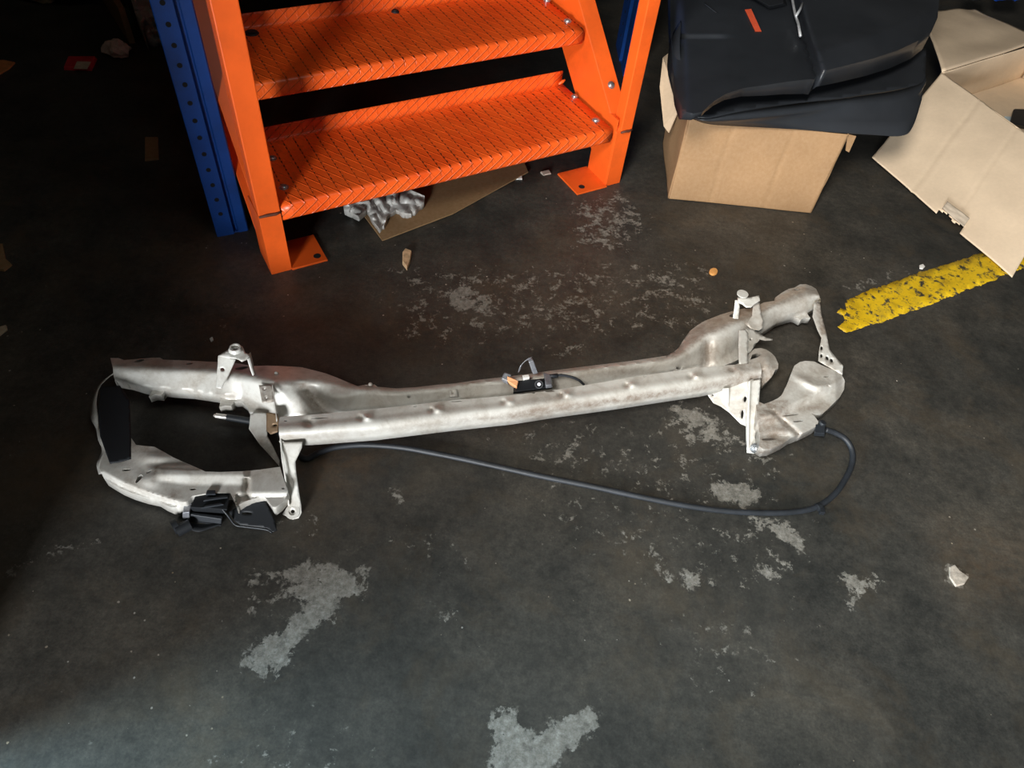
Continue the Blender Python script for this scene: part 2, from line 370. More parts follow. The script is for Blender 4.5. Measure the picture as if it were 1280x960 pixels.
    bump(nt, b, math_(nt, 'ADD', math_(nt, 'ADD', math_(nt, 'MULTIPLY', mid, 0.7), math_(nt, 'MULTIPLY', fine, 0.25)), math_(nt, 'MULTIPLY', f, 0.12)), 0.35, 0.004)
    return m

# bare concrete patches: outlines on the floor with a strength; 1 = solid bare, under 0.5 = only speckled
PATCH = [
 ([(340,712),(385,703),(440,706),(466,732),(452,748),(425,752),(420,772),(398,790),(385,792),(372,818),(350,842),(318,842),(302,826),(318,800),(345,790),(362,770),(372,748),(350,735),(335,722)], 0.88),
 ([(300,700),(350,700),(370,745),(340,790),(300,790)], 0.48),
 ([(612,890),(640,888),(655,915),(690,915),(710,890),(745,885),(752,905),(730,920),(700,945),(690,970),(610,968),(622,925),(612,905)], 1.25),
 ([(552,358),(590,355),(612,368),(615,382),(640,395),(600,395),(560,385)], 0.74),
 ([(640,380),(700,375),(760,385),(755,400),(690,408),(650,400)], 0.56),
 ([(640,432),(690,430),(735,428),(733,445),(690,442),(650,438)], 0.61),
 ([(690,345),(750,342),(790,352),(770,362),(700,362)], 0.56),
 ([(810,345),(840,340),(862,360),(845,375),(815,360)], 0.66),
 ([(780,385),(830,382),(820,398),(785,400)], 0.61),
 ([(830,500),(880,500),(925,545),(945,560),(900,565),(850,548),(832,530)], 0.66),
 ([(880,598),(930,602),(955,615),(948,633),(900,632),(888,615)], 0.92),
 ([(935,645),(985,650),(1000,668),(1018,682),(995,690),(975,675),(945,660)], 0.87),
 ([(943,700),(975,700),(1000,715),(960,733),(945,722)], 0.74),
 ([(1045,705),(1065,715),(1098,718),(1095,740),(1065,762),(1050,735)], 0.74),
 ([(845,712),(878,708),(885,735),(860,742),(848,730)], 0.74),
 ([(800,690),(850,695),(845,730),(805,725)], 0.54),
 ([(1185,708),(1200,706),(1212,728),(1196,735),(1184,724)], 1.0),
 ([(690,572),(725,552),(722,562),(700,578)], 0.82),
 ([(712,585),(738,588),(735,594),(712,592)], 0.82),
 ([(484,608),(500,612),(503,632),(490,630)], 0.92),
 ([(545,760),(572,755),(570,775),(548,772)], 0.66),
 ([(340,690),(470,700),(470,720),(330,720)], 0.48),
 ([(715,250),(790,236),(815,290),(780,320),(710,310)], 0.52),
 ([(270,380),(290,380),(285,440),(262,440),(272,410)], 0.48),
 ([(480,330),(900,320),(900,420),(480,440)], 0.38),
 ([(560,470),(1000,560),(1000,760),(700,700)], 0.30),
 ([(355,640),(385,640),(400,668),(372,672)], 0.61),
 ([(490,655),(600,690),(560,720),(480,690)], 0.40),
 ([(60,685),(115,676),(117,684),(62,694)], 0.77), ([(0,712),(60,690),(60,697),(0,722)], 0.72),
 ([(420,960),(330,925),(250,950),(260,980),(420,980)], 0.48),
 ([(930,548),(970,568),(965,580),(935,572)], 0.66),
 ([(900,740),(1000,830),(900,900),(820,800)], 0.34),
 ([(1050,372),(1140,340),(1135,334),(1060,358)], 0.61),
 ([(300,880),(400,870),(470,960),(300,960)], 0.36),
]
RUST = [([(350,580),(420,560),(470,570),(430,600),(365,615)], 0.8), ([(255,400),(300,385),(310,440),(250,450)], 0.8), ([(1200,680),(1290,680),(1290,730),(1210,730)], 0.5),
        ([(210,230),(290,280),(290,400),(230,380)], 0.5), ([(30,560),(110,540),(100,620),(40,610)], 0.6), ([(560,330),(900,330),(900,430),(560,440)], 0.25), ([(300,380),(560,360),(600,450),(330,450)], 0.3)]
def polyfield(X, Y, polys, soft):
    out = np.zeros_like(X)
    for poly, s in polys:
        P = np.array([[at(u, v).x, at(u, v).y] for u, v in poly]); d = np.full(X.shape, 9.0); ins = np.zeros(X.shape, bool)
        bb = (X > P[:, 0].min()-.3) & (X < P[:, 0].max()+.3) & (Y > P[:, 1].min()-.3) & (Y < P[:, 1].max()+.3)
        x = X[bb]; y = Y[bb]; dd = np.full(x.shape, 9.0); ii = np.zeros(x.shape, bool)
        for i in range(len(P)):
            a = P[i]; b = P[(i+1) % len(P)]; e = b-a; t = np.clip(((x-a[0])*e[0]+(y-a[1])*e[1])/(e@e), 0, 1)
            dd = np.minimum(dd, np.hypot(x-a[0]-t*e[0], y-a[1]-t*e[1]))
            cond = ((a[1] > y) != (b[1] > y)); xx = (b[0]-a[0])*(y-a[1])/((b[1]-a[1]) or 1e-9)+a[0]; ii ^= cond & (x < xx)
        sd = np.where(ii, -dd, dd); sf = soft+max(0, 0.75-s)*0.25; val = np.clip(0.5-sd/sf, 0, 1)*s
        o = out[bb]; out[bb] = np.maximum(o, val)
    return out
def make_floor():
    x0, x1, y0, y1, st = -3.0, 3.3, -3.6, 5.4, 0.02
    nx = int((x1-x0)/st)+1; ny = int((y1-y0)/st)+1
    gx, gy = np.meshgrid(np.linspace(x0, x1, nx), np.linspace(y0, y1, ny)); X = gx.ravel(); Y = gy.ravel()
    co = np.zeros((X.size, 3)); co[:, 0] = X; co[:, 1] = Y
    idx = np.arange(nx*ny).reshape(ny, nx); q = np.stack([idx[:-1, :-1], idx[:-1, 1:], idx[1:, 1:], idx[1:, :-1]], -1).reshape(-1, 4)
    me = bpy.data.meshes.new('floor'); me.vertices.add(X.size); me.vertices.foreach_set('co', co.ravel())
    me.loops.add(q.size); me.loops.foreach_set('vertex_index', q.ravel().astype(np.int32)); me.polygons.add(len(q)); me.polygons.foreach_set('loop_start', np.arange(0, q.size, 4, dtype=np.int32))
    me.update(calc_edges=True); me.validate()
    a = me.attributes.new('bare', 'FLOAT', 'POINT'); a.data.foreach_set('value', polyfield(X, Y, PATCH, 0.045).astype(np.float32))
    a = me.attributes.new('rust', 'FLOAT', 'POINT'); a.data.foreach_set('value', polyfield(X, Y, RUST, 0.16).astype(np.float32))
    me.materials.append(floormat()); o = bpy.data.objects.new('floor', me); col.objects.link(o); tag(o, kind='structure')
make_floor()

def slab(name, a, b, mat):
    m = MB(); m.box(a, b); return tag(m.build(name, mat), kind='structure')
slab('wall_back', (-3.0, 5.4, 0), (3.3, 5.5, 3.4), WALLM)
slab('wall_left', (-3.1, -3.6, 0), (-3.0, 5.5, 3.4), WALLM)
slab('wall_right', (3.3, -3.6, 0), (3.4, 5.5, 3.4), WALLM)
slab('ceiling', (-3.1, -3.6, 3.4), (3.4, 5.5, 3.5), WALLM)
slab('shade_panel', (-3.0, 0.20, 0.0), (-0.95, 0.25, 2.3), WALLM)   # unseen panel added left of the view to shade the left side
slab('mezzanine_deck', (-3.0, 2.35, 1.95), (1.6, 5.4, 2.05), WALLM)   # mezzanine deck the stair climbs to

# ------------------------------------------------------------------ yellow floor line
def yellow():
    m, nt, b = newmat('worn_yellow_paint'); g = geo(nt)
    c, big, mid, fine = floor_color(nt, g)
    y = ramp(nt, noise(nt, g, 16, 5, 0.6), [(0.3, (0.50, 0.31, 0.010)), (0.5, (0.76, 0.49, 0.010)), (0.8, (0.82, 0.55, 0.02))])
    n1 = noise(nt, g, 42, 9, 0.75, 0.3); f = ramp(nt, n1, [(0.42, (0, 0, 0)), (0.47, (1, 1, 1))])
    f2 = ramp(nt, noise(nt, g, 8, 6, 0.7), [(0.55, (1, 1, 1)), (0.7, (0.45, 0.45, 0.45))])
    nt.links.new(mixc(nt, math_(nt, 'MULTIPLY', f, f2), c, y), b.inputs['Base Color']); b.inputs['Roughness'].default_value = 0.5
    bump(nt, b, n1, 0.3, 0.002)
    top = [(1056,377),(1070,370),(1088,362),(1110,355),(1142,343),(1182,331),(1226,316),(1262,303),(1300,291)]
    bot = [(1300,327),(1255,344),(1228,356),(1209,362),(1180,374),(1142,388),(1106,401),(1085,407),(1058,416),(1047,409),(1056,400),(1054,394),(1046,391),(1050,384),(1058,387)]
    pl = resample(top+bot, 1.6); out = []
    for p in pl:
        n = mnoise.noise(Vector((p.x*0.17, p.y*0.17, 3)))*1.9+mnoise.noise(Vector((p.x*0.6, p.y*0.6, 8)))*1.1; out.append((p.x+n*0.5, p.y+n))
    o = sheet('painted_floor_line', out, lambda u, v: 0.0008, m, step=8, thick=0.0004, auto=20)
    tag(o, 'worn yellow painted stripe on the dark floor, running under the cardboard flap', 'floor marking')
yellow()

# ------------------------------------------------------------------ orange stair
fl = at(365, 337); fr = at(757, 233); sx = (fr-fl).normalized(); rz = math.atan2(sx.y, sx.x)
stair = empty('staircase', fl, rz)
tag(stair, 'orange painted steel staircase with mesh-pattern treads standing on the dark floor', 'stairs')
SM = Matrix.Translation(fl) @ Matrix.Rotation(rz, 4, 'Z')
def S(x, y, z): return SM @ Vector((x, y, z))
def smk(mb, name, mat, parent, **k):
    o = mk(name, mb.v, mb.f, mat, None, **k); o.parent = parent; return o     # built in stair coordinates
WD = 1.12
def make_stair():
    n = 9; rise = 0.222; run = 0.24
    for i in range(n):
        z = rise*(i+1); y0 = run*i
        prof = [(0.014, -0.048), (0.002, -0.046), (0.0, -0.040), (0.0, -0.014), (0.003, -0.006), (0.009, -0.001), (0.018, 0), (0.06, 0), (0.12, 0), (0.18, 0), (0.25, 0), (0.312, 0), (0.322, 0.003), (0.327, 0.010), (0.329, 0.030), (0.329, 0.043)]
        xs = [0.003+(WD-0.022)*k/28 for k in range(29)]
        vs = [(x, y0+a, z+b) for x in xs for a, b in prof]; m = len(prof)
        fs = [(i_*m+k, (i_+1)*m+k, (i_+1)*m+k+1, i_*m+k+1) for i_ in range(len(xs)-1) for k in range(m-1)]
        s = [0]
        for k in range(1, m): s.append(s[-1]+math.dist(prof[k], prof[k-1]))
        me = bpy.data.meshes.new('tread'); me.from_pydata(vs, [], fs); uv = me.uv_layers.new(name='UVMap')
        for p in me.polygons:
            p.use_smooth = True
            for li in p.loop_indices:
                vi = me.loops[li].vertex_index; uv.data[li].uv = (xs[vi//m]+i*0.11, s[vi % m])
        me.materials.append(TREAD); t = bpy.data.objects.new('tread', me); col.objects.link(t); t.parent = stair
        md = t.modifiers.new('thickness', 'SOLIDIFY'); md.thickness = 0.003; md.offset = -1
        if i > 2: continue
        for (x, yy, r) in ((0.037, 0.083, 0.011), (0.050, 0.232, 0.010), (WD-0.04, 0.071, 0.011), (WD-0.025, 0.23, 0.010)):
            b = MB(); b.cyl((x, y0+yy, z), (0, 0, 1), r*1.25, 0.0015, 16); b.dome((x, y0+yy, z+0.0015), (0, 0, 1), r, 0.006)
            o = smk(b, 'bolt', ZINC, t, smooth=True, auto=40); o['label'] = 'dull steel bolt head'
        if i == 0:
            b = MB(); b.tube([(WD-0.035, y0+0.322, z), (WD-0.016, y0+0.326, z+0.006), (WD-0.008, y0+0.324, z+0.012)], [.005, .006, .003], 8)
            smk(b, 'weld_bead', ORANGE, t, smooth=True)
        if i == 1:
            for (x, yy, r) in ((0.118, 0.295, 0.021), (0.574, 0.303, 0.013)):
                b = MB(); b.cyl((x, y0+yy, z+0.0002), (0, 0, 1), r, 0.004, 20, r*0.85); b.cyl((x, y0+yy, z+0.004), (0, 0, 1), r*0.6, 0.003, 16)
                o = smk(b, 'rubber_plug', BLACKP, t, smooth=True, auto=40); o['label'] = 'black round rubber plug'
    zt = rise*n+0.02
    for side in (0, 1):
        # stringer: C section at 45 degrees: front flange, web on the tread side, rear flange
        xo = (-0.06, 0.0) if side == 0 else (WD, WD+0.06); web = 0.0 if side == 0 else WD
        d = Vector((0, run, rise)).normalized(); nrm = Vector((0, rise, -run)).normalized(); L = (zt-0.2)/d.z; o0 = Vector((0, 0.0, 0.205))
        b = MB()
        def bx(x0, x1, a0, a1, extra=0):
            p = [Vector((x, 0, 0))+o0+nrm*a+d*t for t in (0, L) for x, a in ((x0, a0), (x1, a0), (x1, a1), (x0, a1))]; b.hexa(p)
        bx(xo[0], xo[1], 0, 0.005)
        bx(web-0.0025 if side else web-0.005, web+0.0025 if side else web-0.0001, 0.0, 0.17)
        bx(xo[0], xo[1], 0.166, 0.171)
        st = smk(b, 'stringer', ORANGE, stair, bevel=0.0015)
        if side:
            for (t_, xx) in ((0.06, WD+0.040), (0.155, WD+0.030), (0.62, WD+0.03), (0.95, WD+0.03)):
                c = o0+d*t_+Vector((xx, 0, 0)); q = MB(); q.cyl(c, -nrm, 0.0125, 0.0015, 18); q.dome(c-nrm*0.0015, -nrm, 0.010, 0.007)
                o = smk(q, 'bolt', ZINC, st, smooth=True, auto=40); o['label'] = 'dull steel bolt head'
        # leg under the stringer: front face and inner web
        b = MB(); b.box((xo[0], 0, 0), (xo[1], 0.005, 0.208)); b.box((web-0.003, 0.004, 0), (web+0.003, 0.115, 0.25) if side else (web-0.0001, 0.115, 0.25)); b.box((xo[0] if side == 0 else xo[1]-0.004, 0.004, 0), (xo[0]+0.004 if side == 0 else xo[1], 0.115, 0.2))
        lg = smk(b, 'leg', ORANGE, stair, bevel=0.001)
        b = MB()
        if side == 0: b.box((0.0, -0.005, 0.0005), (0.108, 0.125, 0.007))
        else: b.box((WD-0.125, -0.008, 0.0005), (WD, 0.125, 0.007))
        fp = smk(b, 'foot_plate', ORANGE, lg, bevel=0.0015)
        b = MB(); hx = 0.085 if side == 0 else WD-0.088; b.cyl((hx, 0.022, 0.0065), (0, 0, 1), 0.011, 0.0012, 18)
        o = smk(b, 'bolt_hole', HOLE, lg, smooth=False); o['label'] = 'dark bolt hole in the foot plate'
        # hand rail post
        px = (-0.06, 0.0) if side == 0 else (WD+0.014, WD+0.06); b = MB(); b.box((px[0], -0.002, 0.208), (px[1], 0.042 if side else 0.05, 1.4))
        smk(b, 'handrail_post', ORANGE, stair, bevel=0.003)
        b = MB(); b.tube([(px[0], -0.004, 0.207), (px[0]+0.02, -0.006, 0.209), (px[1]-0.015, -0.004, 0.206), (px[1], -0.003, 0.208)], [.003, .004, .0045, .003], 8)
        smk(b, 'weld_bead', simple('burnt_weld', (0.10, 0.03, 0.015), 0.7) if side == 0 else bpy.data.materials['burnt_weld'], stair, smooth=True)
make_stair()

# ------------------------------------------------------------------ rack uprights
def upright(pa, pb, zt, label, depth, holes_every=0.05):
    A = Vector(pa); B = Vector(pb); dx = (B-A); wd = dx.length; dx.normalize(); dy = Vector((-dx.y, dx.x, 0))
    e = empty('rack_upright', A, math.atan2(dx.y, dx.x)); tag(e, label, 'rack upright')
    pr = [(0, depth), (0, 0.002), (0.002, 0), (wd*0.52, 0), (wd*0.56, 0.014), (wd*0.66, 0.014), (wd*0.70, 0.004), (wd*0.97, 0.004), (wd, 0.008), (wd, depth)]
    n = len(pr); vs = [(x, y, z) for z in (0, zt) for x, y in pr]; fs = [(k, k+1, n+k+1, n+k) for k in range(n-1)]
    o = mk('post', vs, fs, BLUE, solid=0.0025, offset=0); o.parent = e
    z = 0.08
    while z < min(zt, 1.25):
        b = MB(); b.cyl((wd*0.28, -0.0008, z), (0, -1, 0), 0.0065, 0.0012, 12)
        h = mk('punched_hole', b.v, b.f, HOLE); h.parent = e; z += holes_every
    b = MB(); b.box((0.003, 0.004, 0.0), (wd-0.003, depth-0.004, 0.005)); f = mk('foot_plate', b.v, b.f, BLUE, bevel=0.001); f.parent = e
    return e
upright(at(272, 296), at(311, 289), 1.9, 'dark blue punched rack upright standing left of the orange stair', 0.06)
upright(at(770, 56), at(778, 96), 1.9, 'bright blue punched rack upright seen behind the right stair post', 0.05)
def rack_beam():
    a = at(186, 8, 0.50); b = at(204, 66, 0.30)
    m = MB(); m.box((-0.006, 0, 0), (0.006, (b-a).length, 0.03)); 
    d = (b-a).normalized(); q = d.to_track_quat('Y', 'Z'); o = m.build('rack_brace', ORANGE, bevel=0.001); o.location = a; o.rotation_euler = q.to_euler()
    tag(o, 'thin orange brace running beside the blue upright left of the stair', 'brace')

# ------------------------------------------------------------------ car front panel (radiator support)
front = empty('car_front_panel', at(640, 560))
tag(front, 'silver-white dismantled car radiator support panel lying on the floor', 'car part')
def interp(tab):
    xs = [t[0] for t in tab]
    def f(u, k): return float(np.interp(u, xs, [t[k] for t in tab]))
    return f
RT = interp([  # u, back edge, crest, lower edge of bright face, front edge
 (138,447.5,457,472,476),(155,449,459,478,480),(180,448,458,483,486),(212,449.5,460,486,490),(240,452,460,488,492),(272,452.5,462,494,497),(302,455,471,492,501),
 (327,457.5,475,505,516),(346,457.5,478,517,523),(377,459,478,519,523),(400,464,474,516,520),(420,471,478,513,517),(445,481,484,511,516),(470,482.5,486,509,514),(500,485,488,507,512),(545,481,485,501,505),(600,474.5,478,495,500),
 (640,470,474,491,496),(684,464,468,484,492),(740,457,461,476,482),(800,449,454,466,472),(834,444.5,450,464,467),(848,435,446,461,464),(862,414,436,458,461),(881,401,421,454,459),(900,393,412,449,456),(915,389,406,440,452),(930,385,401,425,440),
 (950,381,392,408,416),(972,371,381,398,404),(993,360,374,391,396),(1007,355.5,370,387,392),(1018,360,369,379,385),(1026,366,370,375,380)])
def rail_z(u, v):
    a, b, c, d = (RT(u, k) for k in (1, 2, 3, 4))
    zl = [0.078, 0.102, 0.070, 0.052]
    lobe = math.exp(-((u-345)/40)**2) + 0.9*math.exp(-((u-905)/38)**2)
    zl[1] += 0.018*lobe; zl[2] -= 0.012*lobe
    z = float(np.interp(v, [a, b, c, d], zl))
    # soften the crest
    z -= 0.006*math.exp(-((v-b)/3.0)**2)
    # step between the two lobes on the left, dent on the right hump
    t = (u-392)+(v-495)*-0.9
    z -= 0.020*math.exp(-(t/13)**2)*min(1, max(0, (v-b)/12))*(1 if u < 440 else 0)
    z += 0.010*math.exp(-((u-425)/22)**2-((v-496)/9)**2)
    z -= 0.010*math.exp(-((u-884)/7)**2)*min(1, max(0, (v-b)/10))
    z += 0.006*math.exp(-((u-905)/12)**2-((v-435)/12)**2)
    z -= 0.004*math.exp(-((u-600)/30)**2-((v-484)/6)**2)
    return z
top_edge = [(138,447.5),(148,447.5),(155,450),(168,449),(190,447.2),(200,447),(204,449.5),(230,450.5),(260,452),(290,453),(317,457.5),(334,457),(352,457.5),(377,459),(395,463.5),(408,467),(420,471.5),(433,477),(447,482.5),(456,481),(468,480.5),(472,483.5),(495,485.5),(520,484),(545,481),(570,479),(600,474.5),(632,471),(660,467.5),(684,464),(712,460.5),(740,457),(790,451),(834,444.5),(842,440),(848,435),(855,424),(862,414),(871,407),(881,401),(900,393.5),(915,389),(928,386),(947,382),(955,378),(968,376),(969,372),(977,366),(986,361),(993,359.5),(1000,355.5),(1007,355),(1014,357.5),(1020,361),(1024,369),(1026,377)]
bot_edge = [(1020,383),(1013,388),(1009,391.5),(1011,395),(1013,397.5),(1006,397),(1001,400),(996,397),(992,396),(984,398),(972,402),(960,410),(950,416),(944,421),(945,430),(938,440),(930,446),(915,453),(905,457),(881,463),(834,470),(740,486),(684,495),(640,500),(600,505),(545,512),(500,518),(445,522),(400,526),(377,527),(350,525),(338,520),(331,516),(318,516),(312,515),(308,507),(301,501.5),(293,502),(289,507.5),(281,507),(274,509),(276,500),(276,497),(260,494.5),(240,491.5),(215,490),(206,488.5),(202,494),(194,493),(186,495.6),(190,487.5),(180,485.5),(162,480),(144,477),(142,470),(141,460)]
def hole_poly(u, v, ru, rv, a=0): return oval(u, v, ru, rv, a)
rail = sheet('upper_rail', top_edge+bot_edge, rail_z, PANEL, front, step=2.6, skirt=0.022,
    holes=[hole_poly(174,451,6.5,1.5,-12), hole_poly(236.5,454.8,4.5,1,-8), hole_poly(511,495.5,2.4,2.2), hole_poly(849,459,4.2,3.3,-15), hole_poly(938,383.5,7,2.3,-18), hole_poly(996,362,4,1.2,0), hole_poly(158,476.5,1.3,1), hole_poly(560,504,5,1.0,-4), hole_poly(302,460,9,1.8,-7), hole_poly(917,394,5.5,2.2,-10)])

BT = interp([(349,521,529,552),(395,518,527,549.5),(470,511,520,544),(560,501,510,533),(640,494,502,524.5),(694,487.5,495,516),(764,476,484,506.6),(834,465,473,496),(881,459,466,489),(915,456,461,482),(950,453.5,458,474.5)])
DIMP = [(386,528,-1),(453,522,1),(541,512,1),(631,502,0.8),(703,493,1),(785,481,1),(865,470,1),(917,461,.5)]
def bar_z(u, v):
    a, b, c = (BT(u, k) for k in (1, 2, 3)); t = (v-b)/(c-b)
    z = 0.119 if v < b else 0.119+0.004*math.sin(min(t, 1)*math.pi)-0.030*max(0, t)**2.4
    for (x, y, s) in DIMP:
        if s > 0:
            z += s*(0.0085*math.exp(-((u-x-6)/5.5)**2-((v-y)/3.2)**2) - 0.0075*math.exp(-((u-x+2)/3.4)**2-((v-y-0.5)/2.6)**2))
        else: z -= 0.008*math.exp(-((u-x)/6)**2-((v-y)/5)**2)
    return z
us = list(range(350, 948, 12))+[950]
bar_out = [(u, BT(u, 1)) for u in us]+[(952, 462), (951, 474)]+[(u, BT(u, 3)) for u in us[::-1]]+[(352, 551), (349, 545), (348, 530)]
bar = sheet('lower_crossbar', bar_out, bar_z, PANEL, front, step=2.4, skirt=0.020,
    holes=[hole_poly(399,522.5,11,0.9,-3), hole_poly(357,526,2,1), hole_poly(519,508,2.5,.7,-5), hole_poly(571,501.5,7.5,1.1,-4), hole_poly(688,489,6.5,1.3,-3), hole_poly(667,491,2.2,.9), hole_poly(806,470.5,2.3,.8,-5), hole_poly(899,457.5,6,.9,-3)])
# grime mask on the bar (lower half, dirtier towards the middle right)
def grime_and_shade(o, fn):
    a = o.data.attributes.new('grime_and_shade', 'FLOAT', 'POINT')
    for i, vtx in enumerate(o.data.vertices):
        p = RM.transposed() @ (vtx.co-Vector((0, 0, H))); a.data[i].value = fn(640+F*p.x/-p.z, 480-F*p.y/-p.z)
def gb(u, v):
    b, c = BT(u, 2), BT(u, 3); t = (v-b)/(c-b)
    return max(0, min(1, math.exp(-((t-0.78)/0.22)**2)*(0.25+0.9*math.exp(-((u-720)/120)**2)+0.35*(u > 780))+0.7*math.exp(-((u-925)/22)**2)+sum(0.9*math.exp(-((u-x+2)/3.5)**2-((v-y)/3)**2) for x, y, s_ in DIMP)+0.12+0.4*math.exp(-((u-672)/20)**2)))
grime_and_shade(bar, gb)
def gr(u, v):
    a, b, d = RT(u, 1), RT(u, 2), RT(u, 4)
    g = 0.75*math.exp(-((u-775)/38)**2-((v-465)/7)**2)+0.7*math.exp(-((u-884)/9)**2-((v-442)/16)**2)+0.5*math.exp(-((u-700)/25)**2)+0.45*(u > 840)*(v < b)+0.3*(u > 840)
    g += 0.95*math.exp(-(((u-388)+(v-495)*-0.8)/12)**2)*(v > b)*(u < 440) + 0.8*math.exp(-((u-328)/7)**2-((v-463)/4)**2)+0.55*(u < 215)*(v < b)+0.6*math.exp(-((v-d+4)/4)**2)*(u > 270)*(u < 350)  # dark reflections painted brown into the hollow and left top face, beside grime
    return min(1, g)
grime_and_shade(rail, gr)
# plate seen below the middle of the bar
plate('stiffener_plate', [(560,530,0.075),(640,520,0.075),(745,505,0.075),(748,509,0.055),(700,521,0.052),(640,529.5,0.052),(600,533,0.055),(575,534,0.06)], PANEL, front)
# plates joining rail and bar at both ends
g1 = plate('gusset_plate', [(878,486,0.096),(942,474,0.096),(940,536,0.03),(926,530,0.03),(912,516,0.034),(901,508,0.034),(892,504,0.04),(885,494,0.07)], PANEL, front, holes=[(928,518,1.8,5.5,4), (931.5,499,2,3.6,5), (891,494,1.2,.9,0)])
grime_and_shade(g1, lambda u, v: 0.3)

b = MB(); P0 = [at(903, 486, .093), at(911, 485, .093), at(911, 514, .038), at(902, 509, .042)]; nn = Vector((0, -0.5, 1)).normalized()*0.005
b.hexa(P0+[p+nn for p in P0]); b.build('gusset_rib', PANEL, g1, bevel=0.002)
# struts from the bar down to the floor, folded edge and bolt eye
s1 = plate('strut', [(349,540,0.100),(353,553,0.098),(378,552,0.098),(377,560,0.092),(369,577,0.078),(370,590,0.068),(374,618,0.034),(376.5,632,0.018),(377,641,0.010),(373,648,0.006),(366,649.5,0.005),(359,646,0.006),(353,643,0.008),(360,632,0.018),(358,612,0.045),(352,575,0.078)], PANEL, front, holes=[(366,639.5,2.6,2.3,0)])
b = MB()
for z_, r_, R_ in ((0, .012, .018),):
    c = at(366, 639.5, 0.0125); ax = (Vector((0, -0.45, 1))).normalized(); x_ = ax.orthogonal().normalized(); y_ = ax.cross(x_); vs = []; n = 24
    for k in range(n):
        d = x_*math.cos(k*2*math.pi/n)+y_*math.sin(k*2*math.pi/n); vs += [c+d*0.0075, c+d*0.017, c+d*0.016+ax*0.003, c+d*0.0085+ax*0.003]
    b.add(vs, [(4*k+j, 4*((k+1) % n)+j, 4*((k+1) % n)+(j+1) % 4, 4*k+(j+1) % 4) for k in range(n) for j in range(4)])
b.build('washer', PANEL, s1, smooth=True, auto=40)
b = MB(); E0 = [at(349,540,.102), at(352,575,.082), at(358,612,.049), at(360,633,.022)]
for i in range(3):
    p, q = E0[i], E0[i+1]; o_ = Vector((0.0, 0.012, -0.003)); w_ = Vector((0.004, 0, 0.001)); b.hexa([p, q, q+w_, p+w_, p+Vector((0,0,.004)), q+Vector((0,0,.004)), q+w_+Vector((0,0,.004)), p+w_+Vector((0,0,.004))])
b.build('strut_flange', PANEL, s1, bevel=0.001)
s2 = plate('strut', [(935,477,0.1),(951,474,0.1),(949,500,0.075),(946,530,0.042),(944,548,0.022),(952,556,0.014),(951,564,0.008),(942,567,0.006),(934,566,0.008),(933,548,0.022),(933,530,0.042),(934,500,0.078)], PANEL, front)
b = MB(); E0 = [at(935,477,.103), at(934,500,.081), at(933,530,.045), at(933,560,.012)]
for i in range(3):
    p, q = E0[i], E0[i+1]; w_ = Vector((0.005, 0, 0.0)); h_ = Vector((0, -.003, .007)); b.hexa([p, q, q+w_, p+w_, p+h_, q+h_, q+w_+h_, p+w_+h_])
b.build('strut_flange', PANEL, s2, bevel=0.0015)
ax = Vector((0.25, -0.8, 0.9)).normalized(); c = at(943, 560, 0.018)
b = MB(); b.cyl(c, ax, 0.0125, 0.003, 20); b.cyl(c+ax*0.004, ax, 0.0100, 0.0035, 20); b.cyl(c+ax*0.0075, ax, 0.0085, 0.005, 6); b.dome(c+ax*0.0125, ax, 0.006, 0.003)
o = b.build('bolt', ZINC, s2, smooth=True, auto=35); o['label'] = 'bluish zinc bolt and washer at the strut end'

# ---- outer panels
LP = [(134,553),(163,546),(170,556),(182,557.5),(193,558.5),(205,565),(217,572),(238,581),(257,589.5),(275,590),(304,589),(325,587),(350,583.5),(355,600),(360,614),(357,622),(350,630),(342,636),(336,627),(331,621),(318,623),(306,627),(295,633),(292,624),(288,616),(262,616),(240,620),(228,632),(222,634),(214,634),(205,630),(196,624.5),(180,621),(164,616),(150,610),(138,603),(130,598),(127,592),(124,585),(126,577),(131,566)]
def lp_z(u, v):
    z = 0.062
    lower = np.interp(u, [128, 150, 180, 205, 222, 300], [596, 608, 620, 628, 633, 640])
    k_ = max(0, min(1, (v-lower+7)/7)); z -= 0.018*k_*k_*(3-2*k_)
    y0 = np.interp(u, [190, 240, 305], [593, 594, 594]); y1 = np.interp(u, [190, 240, 305], [600, 606, 606])
    if 180 < u < 312:
        k = min(1, (u-180)/22)*min(1, (312-u)/8); t = (v-y0)/(y1-y0)
        z += k*(0.010*(1-max(0, min(1, t))) if v > y0-7 else 0.010*max(0, 1-(y0-7-v)/6)) 
    z += 0.008*math.exp(-((u-188)/14)**2-((v-600)/8)**2)
    z += 0.006*math.exp(-((u-200)/20)**2-((v-572)/7)**2)
    if u > 295: z -= 0.008*max(0, min(1, (v-616)/5))
    z -= 0.010*math.exp(-((u-308)/3.5)**2)*(1 if 598 < v < 625 else 0)
    return max(0.02, z)
lp = sheet('side_panel', LP, lp_z, PANEL, front, step=2.4, skirt=0.03, holes=[hole_poly(158,587.5,5.5,1.3,-5), [(169,603),(172,596),(176,593),(179,595),(175,600),(171,604)], hole_poly(354,610.5,2,1.4), hole_poly(241,611.5,4,1.4,-5), hole_poly(186,590,4,.9,-30)])
grime_and_shade(lp, lambda u, v: min(1, 0.9*math.exp(-((u-216)/9)**2-((v-619)/7)**2)+0.9*math.exp(-((u-194-(v-590)*-.2)/3)**2-((v-590)/12)**2)+0.9*math.exp(-((u-310)/2.2)**2-((v-610)/9)**2)+0.5*(v < 566)+0.2+0.6*math.exp(-((u-290)/5)**2-((v-622)/10)**2)))
